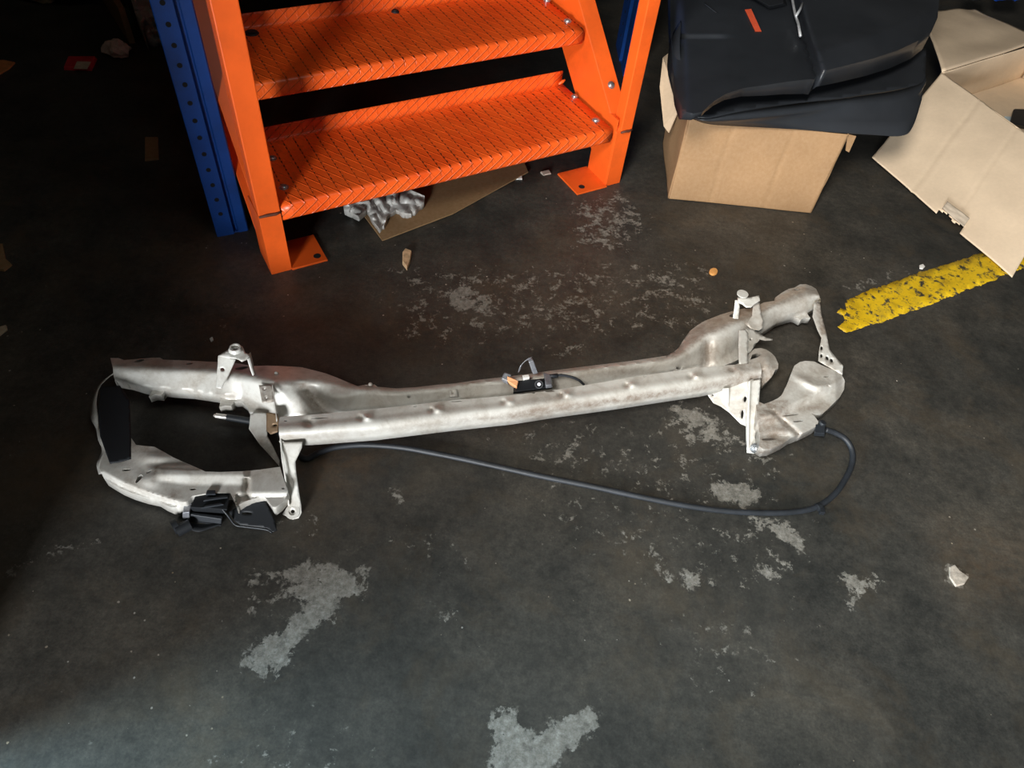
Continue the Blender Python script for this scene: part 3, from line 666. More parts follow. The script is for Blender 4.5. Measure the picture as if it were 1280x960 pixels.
RP = [(944,500),(955,505),(963.5,502),(972,498),(977,494),(984,480),(990,464),(993,457),(1000,452.5),(1007,451),(1018,452),(1026,456),(1040,462),(1052,468),(1056,476),(1055,487),(1050,496),(1040,506),(1034,512),(1028.5,517),(1020,518),(1012,515.5),(1018,520),(1023,527),(1022,532),(1013,537),(1002,542),(991,546),(980,553),(972,557),(964,560.5),(955,561.5),(949,558),(950,548),(948,530),(946,515)]
def rp_z(u, v):
    z = 0.068
    t = (u-1000)*0.5+(v-505); z -= 0.016*max(0, min(1, (t+4)/8))              # lower plate sits a step down
    z += 0.010*math.exp(-((u-1010+(v-478)*-1.4)/9)**2-((v-480)/9)**2)
    z += 0.008*math.exp(-((u-1028)/9)**2-((v-482)/4)**2)
    z -= 0.010*max(0, min(1, (u-1044-(v-470)*0.02)/9))
    s = (u-990)*0.9-(v-535)*1.0; z -= 0.006*math.exp(-((s)/3.5)**2)*(v > 512)
    z += 0.010*math.exp(-((u-965)/14)**2-((v-520)/6)**2)
    z -= 0.012*math.exp(-((u-972)/16)**2-((v-546)/4)**2)
    return max(0.02, z)
rp = sheet('side_panel', RP, rp_z, PANEL, front, step=2.3, skirt=0.032, holes=[hole_poly(1033,471,3.8,1.0,-3), hole_poly(1035,482,4.6,1.2,35), hole_poly(988,519,11,1.0,-7), hole_poly(998,526.5,7,1.2,-5), hole_poly(962,549,10,1.6,-3)])
grime_and_shade(rp, lambda u, v: min(1, 0.42+0.8*math.exp(-(((u-990)*0.9-(v-535))/5)**2)*(v > 505)+0.5*(v > 500)*(u < 985)+0.5*math.exp(-((u-1010)/20)**2-((v-510)/5)**2)))
# end links between rail tip and side panel
z_ = Vector((0, 0, 1))
strip('end_link', [(140,468,0.075,.010),(130,476,0.065,.010),(122,487,0.05,.006),(117,505,0.045,.013),(118,522,0.045,.016),(122,535,0.045,.006),(126,548,0.05,.012),(131,562,0.055,.012),(125,578,0.05,.014),(127,592,0.045,.012)], (0.75, -0.1, 0.65), PANEL, front)
ln = plate('end_link', [(1018,378,0.09),(1025,378,0.085),(1027,394,0.078),(1033,416,0.07),(1035,427,0.07),(1037,437,0.07),(1046,448,0.07),(1054,457,0.07),(1053,468,0.068),(1038,460,0.068),(1023,451,0.066),(1024,438,0.068),(1027,422,0.07),(1022,412,0.072),(1016,395,0.08)], PANEL, front, thick=0.003, holes=[(1027,435,1.6,2.6,5), (1026.8,444.5,1.5,2.5,5), (1034,447.5,1.8,2.6,-15), (1039.5,450.5,1.8,2.7,-15)])
grime_and_shade(ln, lambda u, v: 0.9 if v < 418 and u > 1019+(v-380)*.2 else 0.1)
# black deflector flap between the left panels
plate('deflector_flap', [(126,483,0.085),(150,482,0.085),(162,500,0.085),(163.5,545,0.085),(163.5,573,0.085),(150,577,0.085),(137,579,0.085),(132,565,0.085),(125,545,0.085),(123,515,0.085)], BLACKP, front, thick=0.003)['label'] = 'black plastic flap'

# ---- hood latch bracket, left
lb = empty('latch_bracket', at(290, 455, 0.11)); lb.parent = front; lb.matrix_parent_inverse = parent_inv(front)
plate('bracket_leg', [(272.5,445,0.145),(295,448,0.145),(291,457,0.130),(286,468,0.118),(280,479,0.106),(276.5,486,0.100),(270,484.5,0.100),(270.5,470,0.115),(272,458,0.13)], PANEL, lb, holes=[(278,462,2.8,2.2,25)])
plate('bracket_top', [(272.5,445,0.146),(280,440,0.150),(286,437,0.150),(290,434,0.150),(296,432.5,0.150),(303,433,0.150),(305,437,0.150),(306.5,441,0.150),(311.5,442.5,0.148),(312,446,0.148),(308,449,0.147),(302,451.5,0.147),(298,449,0.147),(295,448,0.147)], PANEL, lb, holes=[(294.5,436,4,1.3,-8)])
b = MB(); c = at(294.5, 437, 0.151); n = 24; vs = []
for k in range(n):
    d = Vector((math.cos(k*2*math.pi/n), math.sin(k*2*math.pi/n), 0)); vs += [c+d*0.0085, c+d*0.0165, c+d*0.013+z_*0.008, c+d*0.0095+z_*0.008]
b.add(vs, [(4*k+j, 4*((k+1) % n)+j, 4*((k+1) % n)+(j+1) % 4, 4*k+(j+1) % 4) for k in range(n) for j in range(4)]); b.build('bracket_boss', PANEL, lb, smooth=True, auto=40)
strip('bracket_leg', [(310.5,443,0.148,.008),(313,452,0.135,.007),(315,460,0.122,.006),(317.5,468,0.108,.005)], (0.3, 1, 0), PANEL, lb)
# hinge plate with two holes and its thin upright edge
hp = plate('hinge_plate', [(323.5,481.5,0.112),(340,480.5,0.115),(342.5,501.5,0.107),(335,502.5,0.106),(327.5,503,0.106)], PANEL, front, holes=[(330.5,485.5,1.2,1.3,0), (332.8,497,1.2,1.2,0)])
grime_and_shade(hp, lambda u, v: 0.75)
strip('hinge_edge', [(340.5,481,0.117,.004),(342.5,495,0.115,.004),(344.5,510,0.110,.004),(346,526,0.105,.004)], (0.2, 0, 1), PANEL, hp)
br = plate('corner_bracket', [(313,518,0.062),(319,515,0.062),(333,516,0.06),(334,530,0.05),(334,545,0.04),(340,556,0.03),(349,575,0.02),(349,583,0.02),(338,570,0.025),(325,556,0.03),(318,546,0.035),(311,536,0.045)], PANEL, front)
grime_and_shade(br, lambda u, v: 0.3 if v < 545 else 0.6)
plate('corner_bracket', [(333,515,0.085),(346,517,0.085),(348,524,0.085),(347,540,0.07),(338,543,0.06),(333,538,0.06)], simple('rusty_steel', (0.20, 0.13, 0.075), 0.6, 0.4), front, holes=[(343.5,531.5,2.8,1,-3)])['label'] = 'brown rusty corner bracket'

# ---- right end brackets
rb = empty('latch_bracket', at(935, 385, 0.12)); rb.parent = front; rb.matrix_parent_inverse = parent_inv(front)
plate('bracket_leg', [(919,375,0.145),(924,375,0.147),(924.5,385,0.13),(923,399,0.112),(916,398,0.112),(918,385,0.13)], PANEL, rb)
plate('bracket_top', [(922,372,0.15),(937,372,0.152),(949,369,0.152),(950,376,0.15),(943,380,0.148),(939,384,0.145),(933,384,0.142),(928,380,0.145),(923,378,0.148)], PANEL, rb, holes=[(926.5,381.5,1.5,1.5,0)])
b = MB(); c = at(928, 368, 0.155); b.cyl(c-z_*0.012, z_, 0.0075, 0.012, 18, 0.009); b.cyl(c, z_, 0.0155, 0.003, 24); b.build('bracket_boss', PANEL, rb, smooth=True, auto=40)
pj = plate('joint_plate', [(942,376,0.128),(949,375,0.126),(951,388,0.121),(954,400,0.112),(953,410,0.103),(949,413,0.098),(940,412,0.098),(932,405,0.106),(940,395,0.118)], PANEL, front); grime_and_shade(pj, lambda u, v: .35)
tb = plate('support_tab', [(924,412,0.125),(931,411,0.125),(935,416,0.123),(934.5,454,0.118),(924,455,0.118),(923.5,430,0.122)], PANEL, front, thick=0.004)
plate('jagged_tab', [(931,411,0.118),(940,411,0.115),(946,415,0.11),(951,418,0.105),(958,422,0.098),(966,423.5,0.095),(966,425,0.095),(957,425.5,0.095),(950,424,0.098),(947,428,0.098),(943,430,0.098),(941,436,0.098),(938,440,0.1),(934,441,0.102)], PANEL, tb, holes=[(938.5,424,1.2,1.2,0)])
eb = sheet('end_bracket', [(936,442),(943,436),(951,435),(958,437),(964,441),(969,446),(973,455),(972.5,461),(969,462),(966,469),(960,476),(955,480),(952,478),(951,466),(947,456),(938,455),(926,457),(918,457),(925,453),(934,452)], lambda u, v: 0.085+0.016*math.exp(-((u-958)/9)**2-((v-452)/12)**2)-0.02*max(0, min(1, (v-462)/14)), PANEL, front, step=2.2, skirt=0.02, holes=[[(938,449.5),(946,447),(951,444),(950,441.5),(946,441),(940,443.5)]])
grime_and_shade(eb, lambda u, v: 0.45+0.4*(v > 455))

# ---- centre latch with its cable
lt = empty('hood_latch', at(672, 478, 0.1)); lt.parent = front; lt.matrix_parent_inverse = parent_inv(front)
b = MB(); b.hexa([at(641,493,.104), at(690,486,.104), at(690,474,.104), at(642,478,.104), at(643,490,.116), at(690,484,.118), at(690,472,.118), at(644,476,.116)]); b.build('latch_base', BLACKP, lt, bevel=0.002)
b = MB(); b.hexa([at(682,486,.116), at(691,485,.114), at(690,470,.114), at(680,468,.116), at(682,482,.133), at(690,481,.131), at(689,468,.131), at(679,465,.133)]); b.build('latch_housing', GREYM, lt, bevel=0.003)
b = MB(); ax = Vector((-0.1, -0.8, 0.75)).normalized(); c = at(674, 480, 0.122); n = 22; x_ = ax.orthogonal().normalized(); y_ = ax.cross(x_); vs = []
for k in range(n):
    d = x_*math.cos(k*2*math.pi/n)+y_*math.sin(k*2*math.pi/n); vs += [c+d*0.0065, c+d*0.0115, c+d*0.0105+ax*0.012, c+d*0.0072+ax*0.012]
b.add(vs, [(4*k+j, 4*((k+1) % n)+j, 4*((k+1) % n)+(j+1) % 4, 4*k+(j+1) % 4) for k in range(n) for j in range(4)]); b.build('latch_ring', BLACKP, lt, smooth=True, auto=40)
b = MB(); b.cyl(c-ax*0.004, ax, 0.0045, 0.012, 14); b.build('latch_pin', GREYM, lt, smooth=True, auto=40)
strip('latch_hook', [(649,464,0.135,.004),(652,456,0.155,.005),(658,450,0.165,.005),(664,447.5,0.166,.004)], (0.4, 0.5, 0.3), GREYM, lt, thick=0.0015)
b = MB(); b.hexa([at(667,468,.125), at(673,467,.125), at(671,465,.120), at(665,466,.12), at(661,453,.162), at(667,451,.164), at(665,447,.164), at(660,450,.162)]); b.build('latch_lever', GREYM, lt, bevel=0.002)
b = MB(); b.hexa([at(654,476,.116), at(662,474,.116), at(661,470,.116), at(653,471,.116), at(654,473,.126), at(662,471,.126), at(661,468,.126), at(653,469,.126)]); b.build('latch_clip', WHITEP, lt, bevel=0.001)
b = MB(); b.hexa([at(637,481,.112), at(646,487,.112), at(648,478,.112), at(636,472,.112), at(634,476,.130), at(646,484,.128), at(648,476,.130), at(634,470,.134)]); o = b.build('latch_cap', PEACH, lt, bevel=0.0015); o['label'] = 'peach orange plastic cap'
b = MB(); b.hexa([at(628,478,.108), at(636,482,.110), at(635,472,.112), at(628,468,.112), at(626,473,.128), at(634,477,.128), at(640,468,.134), at(631,465,.134)]); b.build('latch_cap', GREYM, lt, bevel=0.003)
b = MB(); b.tube(catmull([at(684,471,.126), at(692,469.5,.128), at(703,469,.126), at(715,471.5,.120), at(724,475.5,.112), at(730,481,.10)], 6), 0.0032, 10); b.tube([at(684,471,.126), at(697,469.3,.127)], 0.0055, 10); b.build('latch_cable', RUBBER, lt, smooth=True)
plate('plate_stud', [(561,486,0.092),(571,485,0.092),(572.5,495,0.085),(562,496,0.085)], PANEL, front, thick=0.005, holes=[(565.5,491,1.3,1.3,0)])
for (u, v, z) in ((345.5,467,.103), (463,481,.092)):
    b = MB(); b.dome(at(u, v, z-0.004), (0, -.2, 1), 0.0055, 0.006); b.build('weld_stud', PANEL, front, smooth=True)

# ---- black plastic bracket bolted under the left side panel
pb = empty('plastic_bracket', at(285, 640, 0.03)); pb.parent = front; pb.matrix_parent_inverse = parent_inv(front); pb['label'] = 'black plastic headlamp bracket'
def hx(name, base, top, mat, bev=0.0015, parent=pb, z0=0.004, z1=0.03):
    b = MB(); b.hexa([at(*p, z0) if len(p) == 2 else at(*p) for p in base]+[at(*p, z1) if len(p) == 2 else at(*p) for p in top]); return b.build(name, mat, parent, bevel=bev)
hx('clip_frame', [(237,641),(280,644),(290,620),(243,624)], [(238,634),(284,637),(288,615),(244,620)], BLACKP, z0=.012, z1=.058)
hx('clip_rail', [(254,628,.055),(285,624,.055),(285,621,.055),(257,624,.055)], [(254,626,.064),(285,622,.064),(284,619,.064),(258,622,.064)], RUBBER)
hx('clip_rail', [(251,637,.055),(280,632,.055),(278,629,.055),(256,633,.055)], [(251,635,.064),(280,630.5,.064),(276,628,.064),(258,631,.064)], RUBBER)
hx('clip_tab', [(257,620,.056),(270,620,.056),(270,614,.056),(258,614,.056)], [(257,618,.068),(270,618,.068),(269,612.5,.068),(259,612.5,.068)], RUBBER)
hx('front_ledge', [(238,652),(276,658),(280,648),(238,644)], [(237,643),(277,649),(279,645),(238,640)], RUBBER, z0=.003, z1=.028)
hx('side_post', [(228,653),(237,654),(240,632),(230,634)], [(228,641),(237,640),(240,628),(230,631)], GREYM, z0=.003, z1=.045)
b = MB(); b.cyl(at(221, 664, .013), (at(237, 656, .014)-at(221, 664, .013)), 0.013, 0.030, 16); b.cyl(at(216, 660, .014), (at(232, 652, .014)-at(216, 660, .014)), 0.016, 0.012, 14); b.build('mounting_bush', BLACKP, pb, smooth=True, auto=40)
wg = plate('wing_plate', [(286,640,.030),(296,634,.034),(301,627,.038),(318,625,.039),(328,622,.04),(333,630,.036),(338,640,.03),(343,650,.024),(346,663,.017),(341,665,.016),(333,660,.018),(300,656,.02),(294,652,.023)], BLACKP, pb, thick=0.004, holes=[(309,641.5,6,1.4,3)])
strip('wing_edge', [(277,635,.055,.0035),(286,646,.036,.004),(294,656,.014,.004),(305,658.5,.010,.004),(332,662,.006,.005),(340,666,.004,.004)], (0, -0.3, 1), RUBBER, pb, thick=0.003)
strip('drain_flap', [(232,656,.012,.006),(248,660,.010,.010),(262,658,.010,.006),(276,655,.010,.002)], (0.2, -1, 0.2), BLACKP, pb, thick=0.003)

# ------------------------------------------------------------------ black cable
cab = empty('black_cable', at(700, 600, 0.0)); tag(cab, 'thin black rubber cable looping on the floor in front of the silver car panel', 'cable')
path = [(332,529,.03),(352,545,.02),(366,562,.008),(382,573,.0075),(398,566,.0075),(420,559,.0075),(455,556,.0075),(500,559,.0075),(540,566,.0075),(580,574,.0075),(630,585,.0075),(680,596,.0075),(740,608,.0075),(800,621,.0075),(860,632.5,.0075),(910,639,.0075),(955,641,.0075),(990,640,.0075),(1020,634,.0075),(1042,619,.007),(1056,600,.009),(1065,580,.012),(1065,563,.018),(1057,549,.028),(1044,541,.036),(1032,537,.042)]
b = MB(); b.tube(catmull([at(*p) for p in path], 8), 0.0072, 12); b.build('cable_sheath', RUBBER, cab, smooth=True)
b = MB(); b.tube([at(334,530,.03), at(284,521.5,.034)], 0.0085, 12); b.build('end_sleeve', RUBBER, cab, smooth=True, auto=40)
b = MB(); b.tube([at(284,521.5,.034), at(270,519.5,.036)], [0.0065, 0.0065], 12); b.tube([at(271,519.6,.036), at(267.5,519.2,.036)], [0.0045, 0.0035], 12); o = b.build('metal_ferrule', simple('aluminium', (0.75, 0.72, 0.68), 0.35, 0.7), cab, smooth=True, auto=40); o['label'] = 'bright metal ferrule'
b = MB(); c = at(1023, 633.5, .0065); d = (at(1030, 630, .0065)-at(1015, 636, .0065)).normalized(); b.cyl(c-d*.006, d, 0.0095, 0.012, 14); b.hexa([c+Vector((a_, b_, -.006+c_)) for c_ in (0, .012) for a_, b_ in ((0, -.018), (.012, -.018), (.012, -.002), (0, -.002))]); b.build('cable_clip', BLACKP, cab, bevel=0.001)
b = MB(); b.hexa([at(1017,545,.030), at(1031,546,.030), at(1033,534,.030), at(1018,534,.030), at(1018,541,.054), at(1031,542,.054), at(1032,530,.054), at(1020,530,.054)]); b.cyl(at(1027,530,.052), (0.2, 0.1, 1), 0.009, 0.008, 12); b.build('end_fitting', RUBBER, cab, bevel=0.002)

# ------------------------------------------------------------------ cardboard boxes
def thick_quad(name, pts, mat, parent, t=0.004):
    return mk(name, pts, [tuple(range(len(pts)))], mat, parent, solid=t, offset=0)
def wavy(name, A, B, C, D, mat, parent=None, n=26, amp=0.004, creases=(), bend=0.0, cut=None, seed=0, t=0.004):
    """cardboard panel between four corners with soft dents and crease lines"""
    vs = []; fs = []; nv = n
    nr = (B-A).cross(D-A).normalized()
    if nr.z < 0: nr = -nr
    for j in range(nv+1):
        for i in range(n+1):
            s, q = i/n, j/nv; p = (A*(1-s)+B*s)*(1-q)+(D*(1-s)+C*s)*q
            h = amp*mnoise.noise(Vector((s*3+seed, q*3, seed*1.7)))+bend*math.sin(math.pi*s)
            for (ax, pos, dep) in creases:
                x = s if ax == 's' else q; h -= dep*math.exp(-((x-pos-0.004*math.sin(9*(q if ax == 's' else s)))/0.009)**2)
            vs.append(p+nr*h)
    for j in range(nv):
        for i in range(n):
            if cut and cut((i+.5)/n, (j+.5)/nv): continue
            fs.append((j*(n+1)+i, j*(n+1)+i+1, (j+1)*(n+1)+i+1, (j+1)*(n+1)+i))
    return mk(name, vs, fs, mat, parent, smooth=True, solid=t, offset=0)

box1 = empty('cardboard_box', at(925, 230)); tag(box1, 'brown cardboard box on the floor carrying the black plastic panels', 'box')
a0 = at(836, 248.5); b0 = at(1013, 266.5); hb = 0.27; a1 = at(862, 148, hb); b1 = at(1061, 168, hb)
dep = Vector((-(b0-a0).y, (b0-a0).x, 0)).normalized()*0.36; dep2 = Vector((-(b0-a0).y, (b0-a0).x, 0)).normalized()*0.36
c0 = b0+dep+Vector((0.02, 0, 0)); d0 = a0+dep+Vector((0.01, 0, 0)); c1 = b1+dep2+Vector((0.0, 0, 0)); d1 = a1+dep2+Vector((-0.02, 0, 0))
zz = Vector((0, 0, 0.002))
wavy('box_front', a0+zz, b0+zz, b1, a1, CARD, box1, creases=(('s', .28, .003), ('s', .66, .003)), amp=0.005, seed=1, n=70)
wavy('box_side', d0+zz, a0+zz, a1, d1, CARD, box1, amp=0.004, seed=2)
wavy('box_side', b0+zz, c0+zz, c1, b1, CARD, box1, amp=0.004, seed=3)
wavy('box_back', c0+zz, d0+zz, d1, c1, CARD, box1, amp=0.004, seed=4)
thick_quad('box_bottom', [a0+zz*2, b0+zz*2, c0+zz*2, d0+zz*2], CARD, box1)
thick_quad('box_flap', [at(858,140,hb-.004), at(852,118,hb+.03), at(845,60,.34), at(829,72,.33), at(825,109,.26), at(830,158,.17), at(836,166,.16), at(850,134,.24)], cardboard('cardboard_flap', (0.50, 0.38, 0.26)), box1)
thick_quad('box_flap', [b1+Vector((0, 0.01, -0.004)), at(1070,170,hb-.012), at(1061,190,.20), at(1057,188,.205)], CARD, box1)

box2 = empty('cardboard_box', at(1280, 150)); tag(box2, 'large open cardboard box at the top right, torn flap spread towards yellow line', 'box')
hr = 0.17; R0 = at(1177, 91, hr); 
dA = (at(1280, 61, hr)-at(1190, 88, hr)).normalized(); dB = (at(1280, 165, hr)-R0).normalized(); LA, LB = 0.75, 0.62
R1 = R0+dA*LA; R2 = R0+dB*LB; R3 = R1+dB*LB; dz = Vector((0, 0, hr-0.004))
wavy('box_side', R0-dz, R1-dz, R1, R0, CARDL, box2, amp=0.004, seed=5)
wavy('box_side', R0-dz, R2-dz, R2, R0, CARDL, box2, amp=0.003, seed=6)
wavy('box_side', R2-dz, R3-dz, R3, R2, CARDL, box2, amp=0.003, seed=7)
wavy('box_side', R1-dz, R3-dz, R3, R1, CARDL, box2, amp=0.003, seed=8)
thick_quad('box_bottom', [R0-dz, R1-dz, R3-dz, R2-dz], CARDL, box2)
# wide front flap lying down to the floor
FA, FB = at(1090, 197, 0.022), at(1265, 347, 0.006)
dF = (FB-FA).normalized(); FC = R0+(R2-R0).normalized()*(FB-FA).length
def cut(s, q):   # torn notch in the free edge
    return (0.50 < s < 0.665 and q < 0.045+0.03*math.sin(s*60)*0.4+0.05*max(0, (s-0.55))*6*0.3)
wavy('box_flap', FA, FB, FC, R0, CARDL, box2, n=80, amp=0.007, creases=(('s', .31, .0032), ('s', .345, -.002), ('s', .60, .0032)), cut=cut, seed=9)
tn0 = FA.lerp(FB, .51); tn1 = FA.lerp(FB, .66); inn = (R0-FA).normalized()
wavy('torn_edge', tn0+inn*.02+Vector((0,0,.012)), tn1+inn*.02+Vector((0,0,.010)), tn1+inn*.062+Vector((0,0,.014)), tn0+inn*.052+Vector((0,0,.018)), cardboard('cardboard_torn', (0.5, 0.42, 0.33)), box2, n=12, amp=0.003, seed=11, t=0.002)
# far flap turned outwards
n_ = (R0-R2).normalized(); wavy('box_flap', R0+Vector((0,0,.002)), R1+Vector((0,0,.002)), R1+n_*0.42+Vector((0, 0, -.03)), at(1150, 12, .16), CARDL, box2, amp=0.012, seed=12)

# ------------------------------------------------------------------ black plastic trim panels on the box
def up_z(u, v):
    front_v = float(np.interp(u, [848, 877, 905, 960, 1015, 1092, 1150, 1172], [136, 138, 119, 108, 97, 73, 50, 25]))
    z = 0.405+0.018*max(0, min(1, (u-850)/60))
    fold = 988+(v)*0.31
    t = u-fold
    if t > 0: q_ = min(1, t/16); z += 0.05*q_*q_*(3-2*q_)*(1-max(0, min(1, (v-front_v+30)/40))*0.55)
    else: z += 0.012*math.exp(-(t/60)**2)
    z -= 0.02*math.exp(-((u-842)/10)**2)
    z += 0.006*max(0, min(1, (940-u-(30-v)*-1.0)/25))*(1 if v < 45 else 0)
    return z
up_out = [(838,28),(836,-70),(1176,-70),(1174,0),(1172,22),(1165,38),(1150,50),(1122,63),(1092,73),(1050,84),(1028,89),(1023,93),(1018,99.5),(1012,99),(985,102),(960,106),(930,110),(908,117),(893,126),(884,134),(878,140),(866,142),(852,138),(846,120),(841,80)]
t1 = empty('plastic_trim_panel', at(1000, 60, 0.33)); tag(t1, 'black moulded plastic panel with an orange-red mark, top of the two on the cardboard box', 'car trim panel')
sh = sheet('panel_shell', up_out, up_z, BLACKT, t1, step=3.2, skirt=lambda u, v: float(np.interp(u, [850, 880, 940, 1020, 1170], [.03, .012, .03, .05, .068])), thick=0.003, auto=70)
b = MB(); b.hexa([at(*p, up_z(*p)+.0006) for p in ((944,39.5),(952,39.5),(939,11),(931,12))]+[at(*p, up_z(*p)+.0022) for p in ((944,39.5),(952,39.5),(939,11),(931,12))]); b.build('tape_mark', REDOR, t1)['label'] = 'orange-red tape mark'
b = MB(); b.tube([at(988,-12,.475), at(991,2,.47), at(994,18,.464), at(998,30,.460), at(1000.5,45,.455)], .0045, 8); b.tube([at(995,20,.468), at(1000,12,.474), at(1003,4,.48)], .0045, 8); b.build('metal_clip', simple('bright_steel', (0.7, 0.72, 0.74), .3, .6), t1, smooth=True)['label'] = 'bright metal clip in the fold'
strip('raised_lip', [(880,4,.425,.004),(905,22,.425,.004),(925,30,.425,.004),(938,34,.424,.003)], (0.2,1,0.2), BLACKT, t1)
b = MB(); b.hexa([at(928,-10,.43), at(962,12,.43), at(985,8,.43), at(975,-20,.43), at(930,-10,.47), at(962,8,.46), at(980,4,.46), at(975,-20,.47)]); b.build('moulded_pocket', BLACKP, t1, bevel=.004)

def lo_z(u, v): return 0.315+0.012*math.sin((u-870)/300*math.pi)
lo_out = [(842,100),(860,60),(1150,60),(1156,98),(1155,110),(1150,135),(1143,155),(1136,165),(1128,169.5),(1060,168),(980,161),(900,157),(882,154),(868,147),(856,144),(849,138),(846,122)]
t2 = empty('plastic_trim_panel', at(1000, 120, 0.28)); tag(t2, 'black plastic panel with a rolled edge, underneath the other one on the cardboard box', 'car trim panel')
lo_o = [(846,118),(850,80),(1158,60),(1157,97),(1154,105),(1120,112),(1075,119),(1050,123),(1000,128),(950,135),(915,141),(885,147),(868,146),(855,141),(849,134)]
sheet('panel_shell', lo_o, lambda u, v: 0.338-0.02*max(0, (900-u)/60), BLACKT, t2, step=5, skirt=0.0, thick=0.004)
sw = []
EA = [(850,136,.315),(868,147,.318),(885,148.5,.325),(915,142.5,.336),(950,136.5,.338),(1000,130.5,.338),(1050,124.5,.338),(1075,120.5,.338),(1120,113.5,.338),(1150,105,.338),(1157,97,.338)]
EB = [(853,142,.300),(870,150,.292),(888,155,.286),(915,157,.278),(950,159,.276),(1000,162,.275),(1050,166,.272),(1090,168.5,.272),(1128,169.5,.272),(1141,158,.285),(1152,125,.312)]
EM = [(852,139,.312),(869,148.5,.312),(886,152,.314),(915,150.5,.320),(950,147,.324),(1000,141,.328),(1050,133,.331),(1078,130,.333),(1120,126,.331),(1147,118,.326),(1156,106,.33)]
CA, CM, CB = (catmull([at(*p) for p in e], 8) for e in (EA, EM, EB)); vs = []; fs = []; n = len(CA); mrows = []
for k in range(n):
    a_, m_, b_ = CA[k], CM[k], CB[k]; mid1 = (a_+m_)/2+Vector((0, -.006, .004))
    row = [a_, mid1, m_, m_+(b_-m_)*.12+Vector((0, .010, 0)), m_+(b_-m_)*.6+Vector((0, .008, 0)), b_]; vs += row
for k in range(n-1):
    for j in range(5): fs.append((k*6+j, k*6+j+1, (k+1)*6+j+1, (k+1)*6+j))
mk('panel_side', vs, fs, BLACKT, t2, smooth=True, solid=.003, offset=0)
strip('side_cheek', [(845,36,.41,.03),(842,70,.38,.035),(846,100,.35,.03),(852,128,.325,.018)], (0.35, 0, 1), BLACKT, t1, thick=.004)

# ------------------------------------------------------------------ things in and around the big box
def crumple(name, c, size, mat, seed, sub=4, amp=0.35, flat=True):
    bm = bmesh.new(); bmesh.ops.create_icosphere(bm, subdivisions=sub, radius=1)
    for v in bm.verts:
        p = v.co.copy(); n = mnoise.noise(p*1.6+Vector((seed, 0, 0))); r = 1+amp*1.6*n+amp*0.9*abs(mnoise.noise(p*4+Vector((0, seed, 0))))
        r += amp*.35*mnoise.noise(p*9+Vector((0, 0, seed)))
        v.co = p*r
        v.co.x *= size[0]; v.co.y *= size[1]; v.co.z *= size[2]
    mz = min(v.co.z for v in bm.verts)
    for v in bm.verts: v.co += Vector(c)-Vector((0, 0, mz))
    me = bpy.data.meshes.new(name); bm.to_mesh(me); bm.free(); me.materials.append(mat)
    o = bpy.data.objects.new(name, me); col.objects.link(o); return o
tag(crumple('blue_bag', at(1252, 2, .12), (.07, .05, .05), BLUEFILM, 3), 'bright blue plastic bag lying behind the large open box', 'bag')
tag(crumple('black_bag', at(1216, 0, .14), (.05, .05, .035), BLACKP, 5), 'small black bag beside the blue bag behind the open box', 'bag')
b = MB(); b.hexa([at(1262,158,.012), at(1300,165,.012), at(1300,140,.012), at(1266,138,.012), at(1262,154,.04), at(1300,160,.04), at(1300,137,.04), at(1267,136,.04)])
o = b.build('black_case', BLACKP, bevel=.006); tag(o, 'small black case lying inside the open cardboard box', 'case')
b = MB(); b.hexa([at(1254,152,.008), at(1282,156,.008), at(1284,150,.008), at(1256,146,.008), at(1254,150,.014), at(1282,154,.014), at(1284,148,.014), at(1256,145,.014)])
tag(b.build('plastic_strip', simple('pale_blue_plastic', (.5,.62,.68), .3), bevel=.002), 'pale blue plastic strip next to the black case in the box', 'strip')

# ------------------------------------------------------------------ under the stair
def csheet():
    P = [at(*p, .004) for p in ((478,301.5),(566,268),(660,216),(640,170),(470,230),(440,250))]
    o = mk('cardboard_sheet', [p for p in P], [tuple(range(len(P)))], CARDD, solid=.005, offset=1); tag(o, 'flat dirty piece of cardboard on the floor under the lowest stair tread', 'cardboard sheet')
csheet()
def bag():
    # crumpled film: folded sheet with deep wrinkles, two drooping ends
    out = [(430,262),(448,270),(458,262),(466,276),(474,285),(480,282),(484,270),(495,262),(502,266),(514,267),(530,253),(531,245),(515,238),(500,225),(450,235),(428,250)]
    def zf(u, v): return 0.018+0.035*abs(mnoise.noise(Vector((u*.05, v*.045, 2))))+0.016*abs(mnoise.noise(Vector((u*.11+v*.05, v*.09, 7))))+.010*math.exp(-((v-250)/10)**2)
    o = sheet('plastic_bag', out, zf, PLBAG, None, step=2, skirt=0.02, thick=.001, auto=25); tag(o, 'crumpled translucent white plastic bag on the cardboard sheet under the stair', 'plastic bag')
bag()
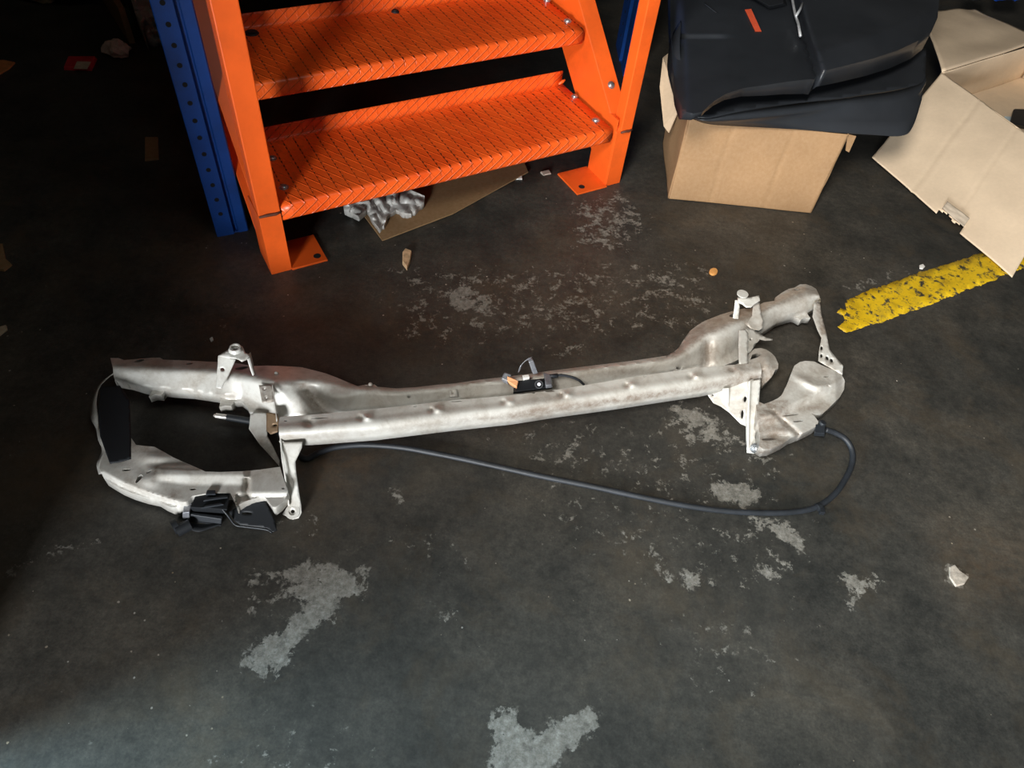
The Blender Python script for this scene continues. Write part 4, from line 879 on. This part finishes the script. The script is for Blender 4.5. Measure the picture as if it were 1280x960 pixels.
BITS = [
 ('wood_chip', [(503,318),(507,314),(515,316),(513,329),(509,339),(503,331)], WOOD, .012, 'pale wood chip on the floor in front of the stair', 'wood chip'),
 ('orange_disc', oval(891.5,340.5,5.5,4.5,0,14), simple('orange_cork', (.72,.34,.1), .6), .006, 'small round orange disc on the floor between the car panel and the box', 'disc'),
 ('debris_chip', [(643,220),(652,219),(653,225),(643,225)], WHITEP, .006, 'white chip just beyond the tip of the cardboard sheet', 'debris'),
 ('debris_chip', [(675,216),(686,214),(689,218),(679,220)], STONE, .006, 'greyish chip in the shade under the right end of the lowest tread', 'debris'),
 ('debris_chip', [(1186,709),(1192,706),(1198,713),(1211,722),(1205,731),(1194,734),(1186,722)], STONE, .004, 'flat triangular stone flake on bare floor at the right edge', 'debris'),
 ('debris_chip', [(1149,332),(1153,331),(1156,334),(1153,337),(1149,336)], WHITEP, .004, 'tiny white chip at the upper edge of the yellow stripe', 'debris'),
 ('debris_chip', [(262,424),(266,422),(267,426),(264,428)], WHITEP, .004, 'tiny white chip behind the left latch bracket of the car panel', 'debris'),
 ('debris_chip', [(0,410),(9,408),(10,413),(0,421)], CREAM, .006, 'pale chip at the left edge of the floor beyond the car panel', 'debris'),
 ('leaf_scrap', [(-8,76),(6,76),(20,79),(12,87),(0,94),(-8,94)], simple('orange_scrap', (.55,.2,.06), .6), .006, 'orange scrap at the far left in the dark area', 'scrap'),
 ('printed_packet', [(80,88),(86,74),(122,74),(115,89)], RED, .014, 'red and cream printed packet lying in the dark upper left', 'packet'),
 ('cardboard_piece', [(181,172),(198,172),(199,200),(181,202)], CARDD, .006, 'small brown rectangle of cardboard left of the blue upright', 'cardboard piece'),
 ('cardboard_piece', [(-6,305),(4,305),(8,325),(16,332),(6,340),(-6,338)], CARDD, .006, 'brown cardboard scrap at the left edge of the dark floor', 'cardboard piece'),
]
for nm, poly, mat, h, lab, cat in BITS:
    o = prism(nm, poly, 0.0005 if h < .02 else 0.001, h, mat, bevel=min(.0015, h*.2), tilt=.25 if 'chip' in nm else 0); tag(o, lab, cat)
    if nm == 'printed_packet':
        s_ = prism('cream_band', [(92,86),(96,76.5),(114,77),(109,86.5)], 0.0155, .001, CREAM, o, bevel=0); s_['label'] = 'cream printed band'
tag(crumple('foam_lump', at(150, 70), (.045, .035, .03), simple('dusty_foam', (.5, .38, .32), .8), 11, 3), 'dusty beige lump lying right of the red packet', 'lump')
tag(crumple('paper_heap', at(62, 2), (.14, .06, .05), simple('yellowed_paper', (.34, .27, .15), .8), 13, 4), 'yellowish crumpled paper at the top left edge', 'paper')
# white bag and green bottle next to the blue upright
def wbag():
    out = [(158,-20),(196,-20),(200,20),(204,45),(198,52),(190,47),(183,44),(175,28),(168,14)]
    def zf(u, v): return .10+.05*abs(mnoise.noise(Vector((u*.07, v*.06, 4))))+.02*abs(mnoise.noise(Vector((u*.11, v*.09, 9))))-.08*max(0, (v-20)/30)
    o = sheet('plastic_bag', out, zf, PLBAG, None, step=2.5, skirt=.12, thick=.001, auto=25); tag(o, 'crumpled white plastic bag beside the left blue upright', 'plastic bag')
wbag()
b = MB(); c = at(166, 36, 0); b.tube([c, c+z_*.06, c+z_*.075, c+z_*.09], [.02, .02, .010, .008], 16); tag(b.build('green_bottle', GREEN, smooth=True, auto=40), 'small dark green bottle by the white bag left of the stair', 'bottle')
b = MB(); A_ = at(128, 0); B_ = at(162, 55); dx = (B_-A_); b.hexa([A_, B_, B_+Vector((.02, .012, 0)), A_+Vector((.02, .012, 0))]+[p+Vector((0, 0, .14)) for p in (A_, B_, B_+Vector((.02, .012, 0)), A_+Vector((.02, .012, 0)))])
tag(b.build('wooden_board', CARDD, bevel=.002), 'brown board standing on edge in the dark upper left', 'board')
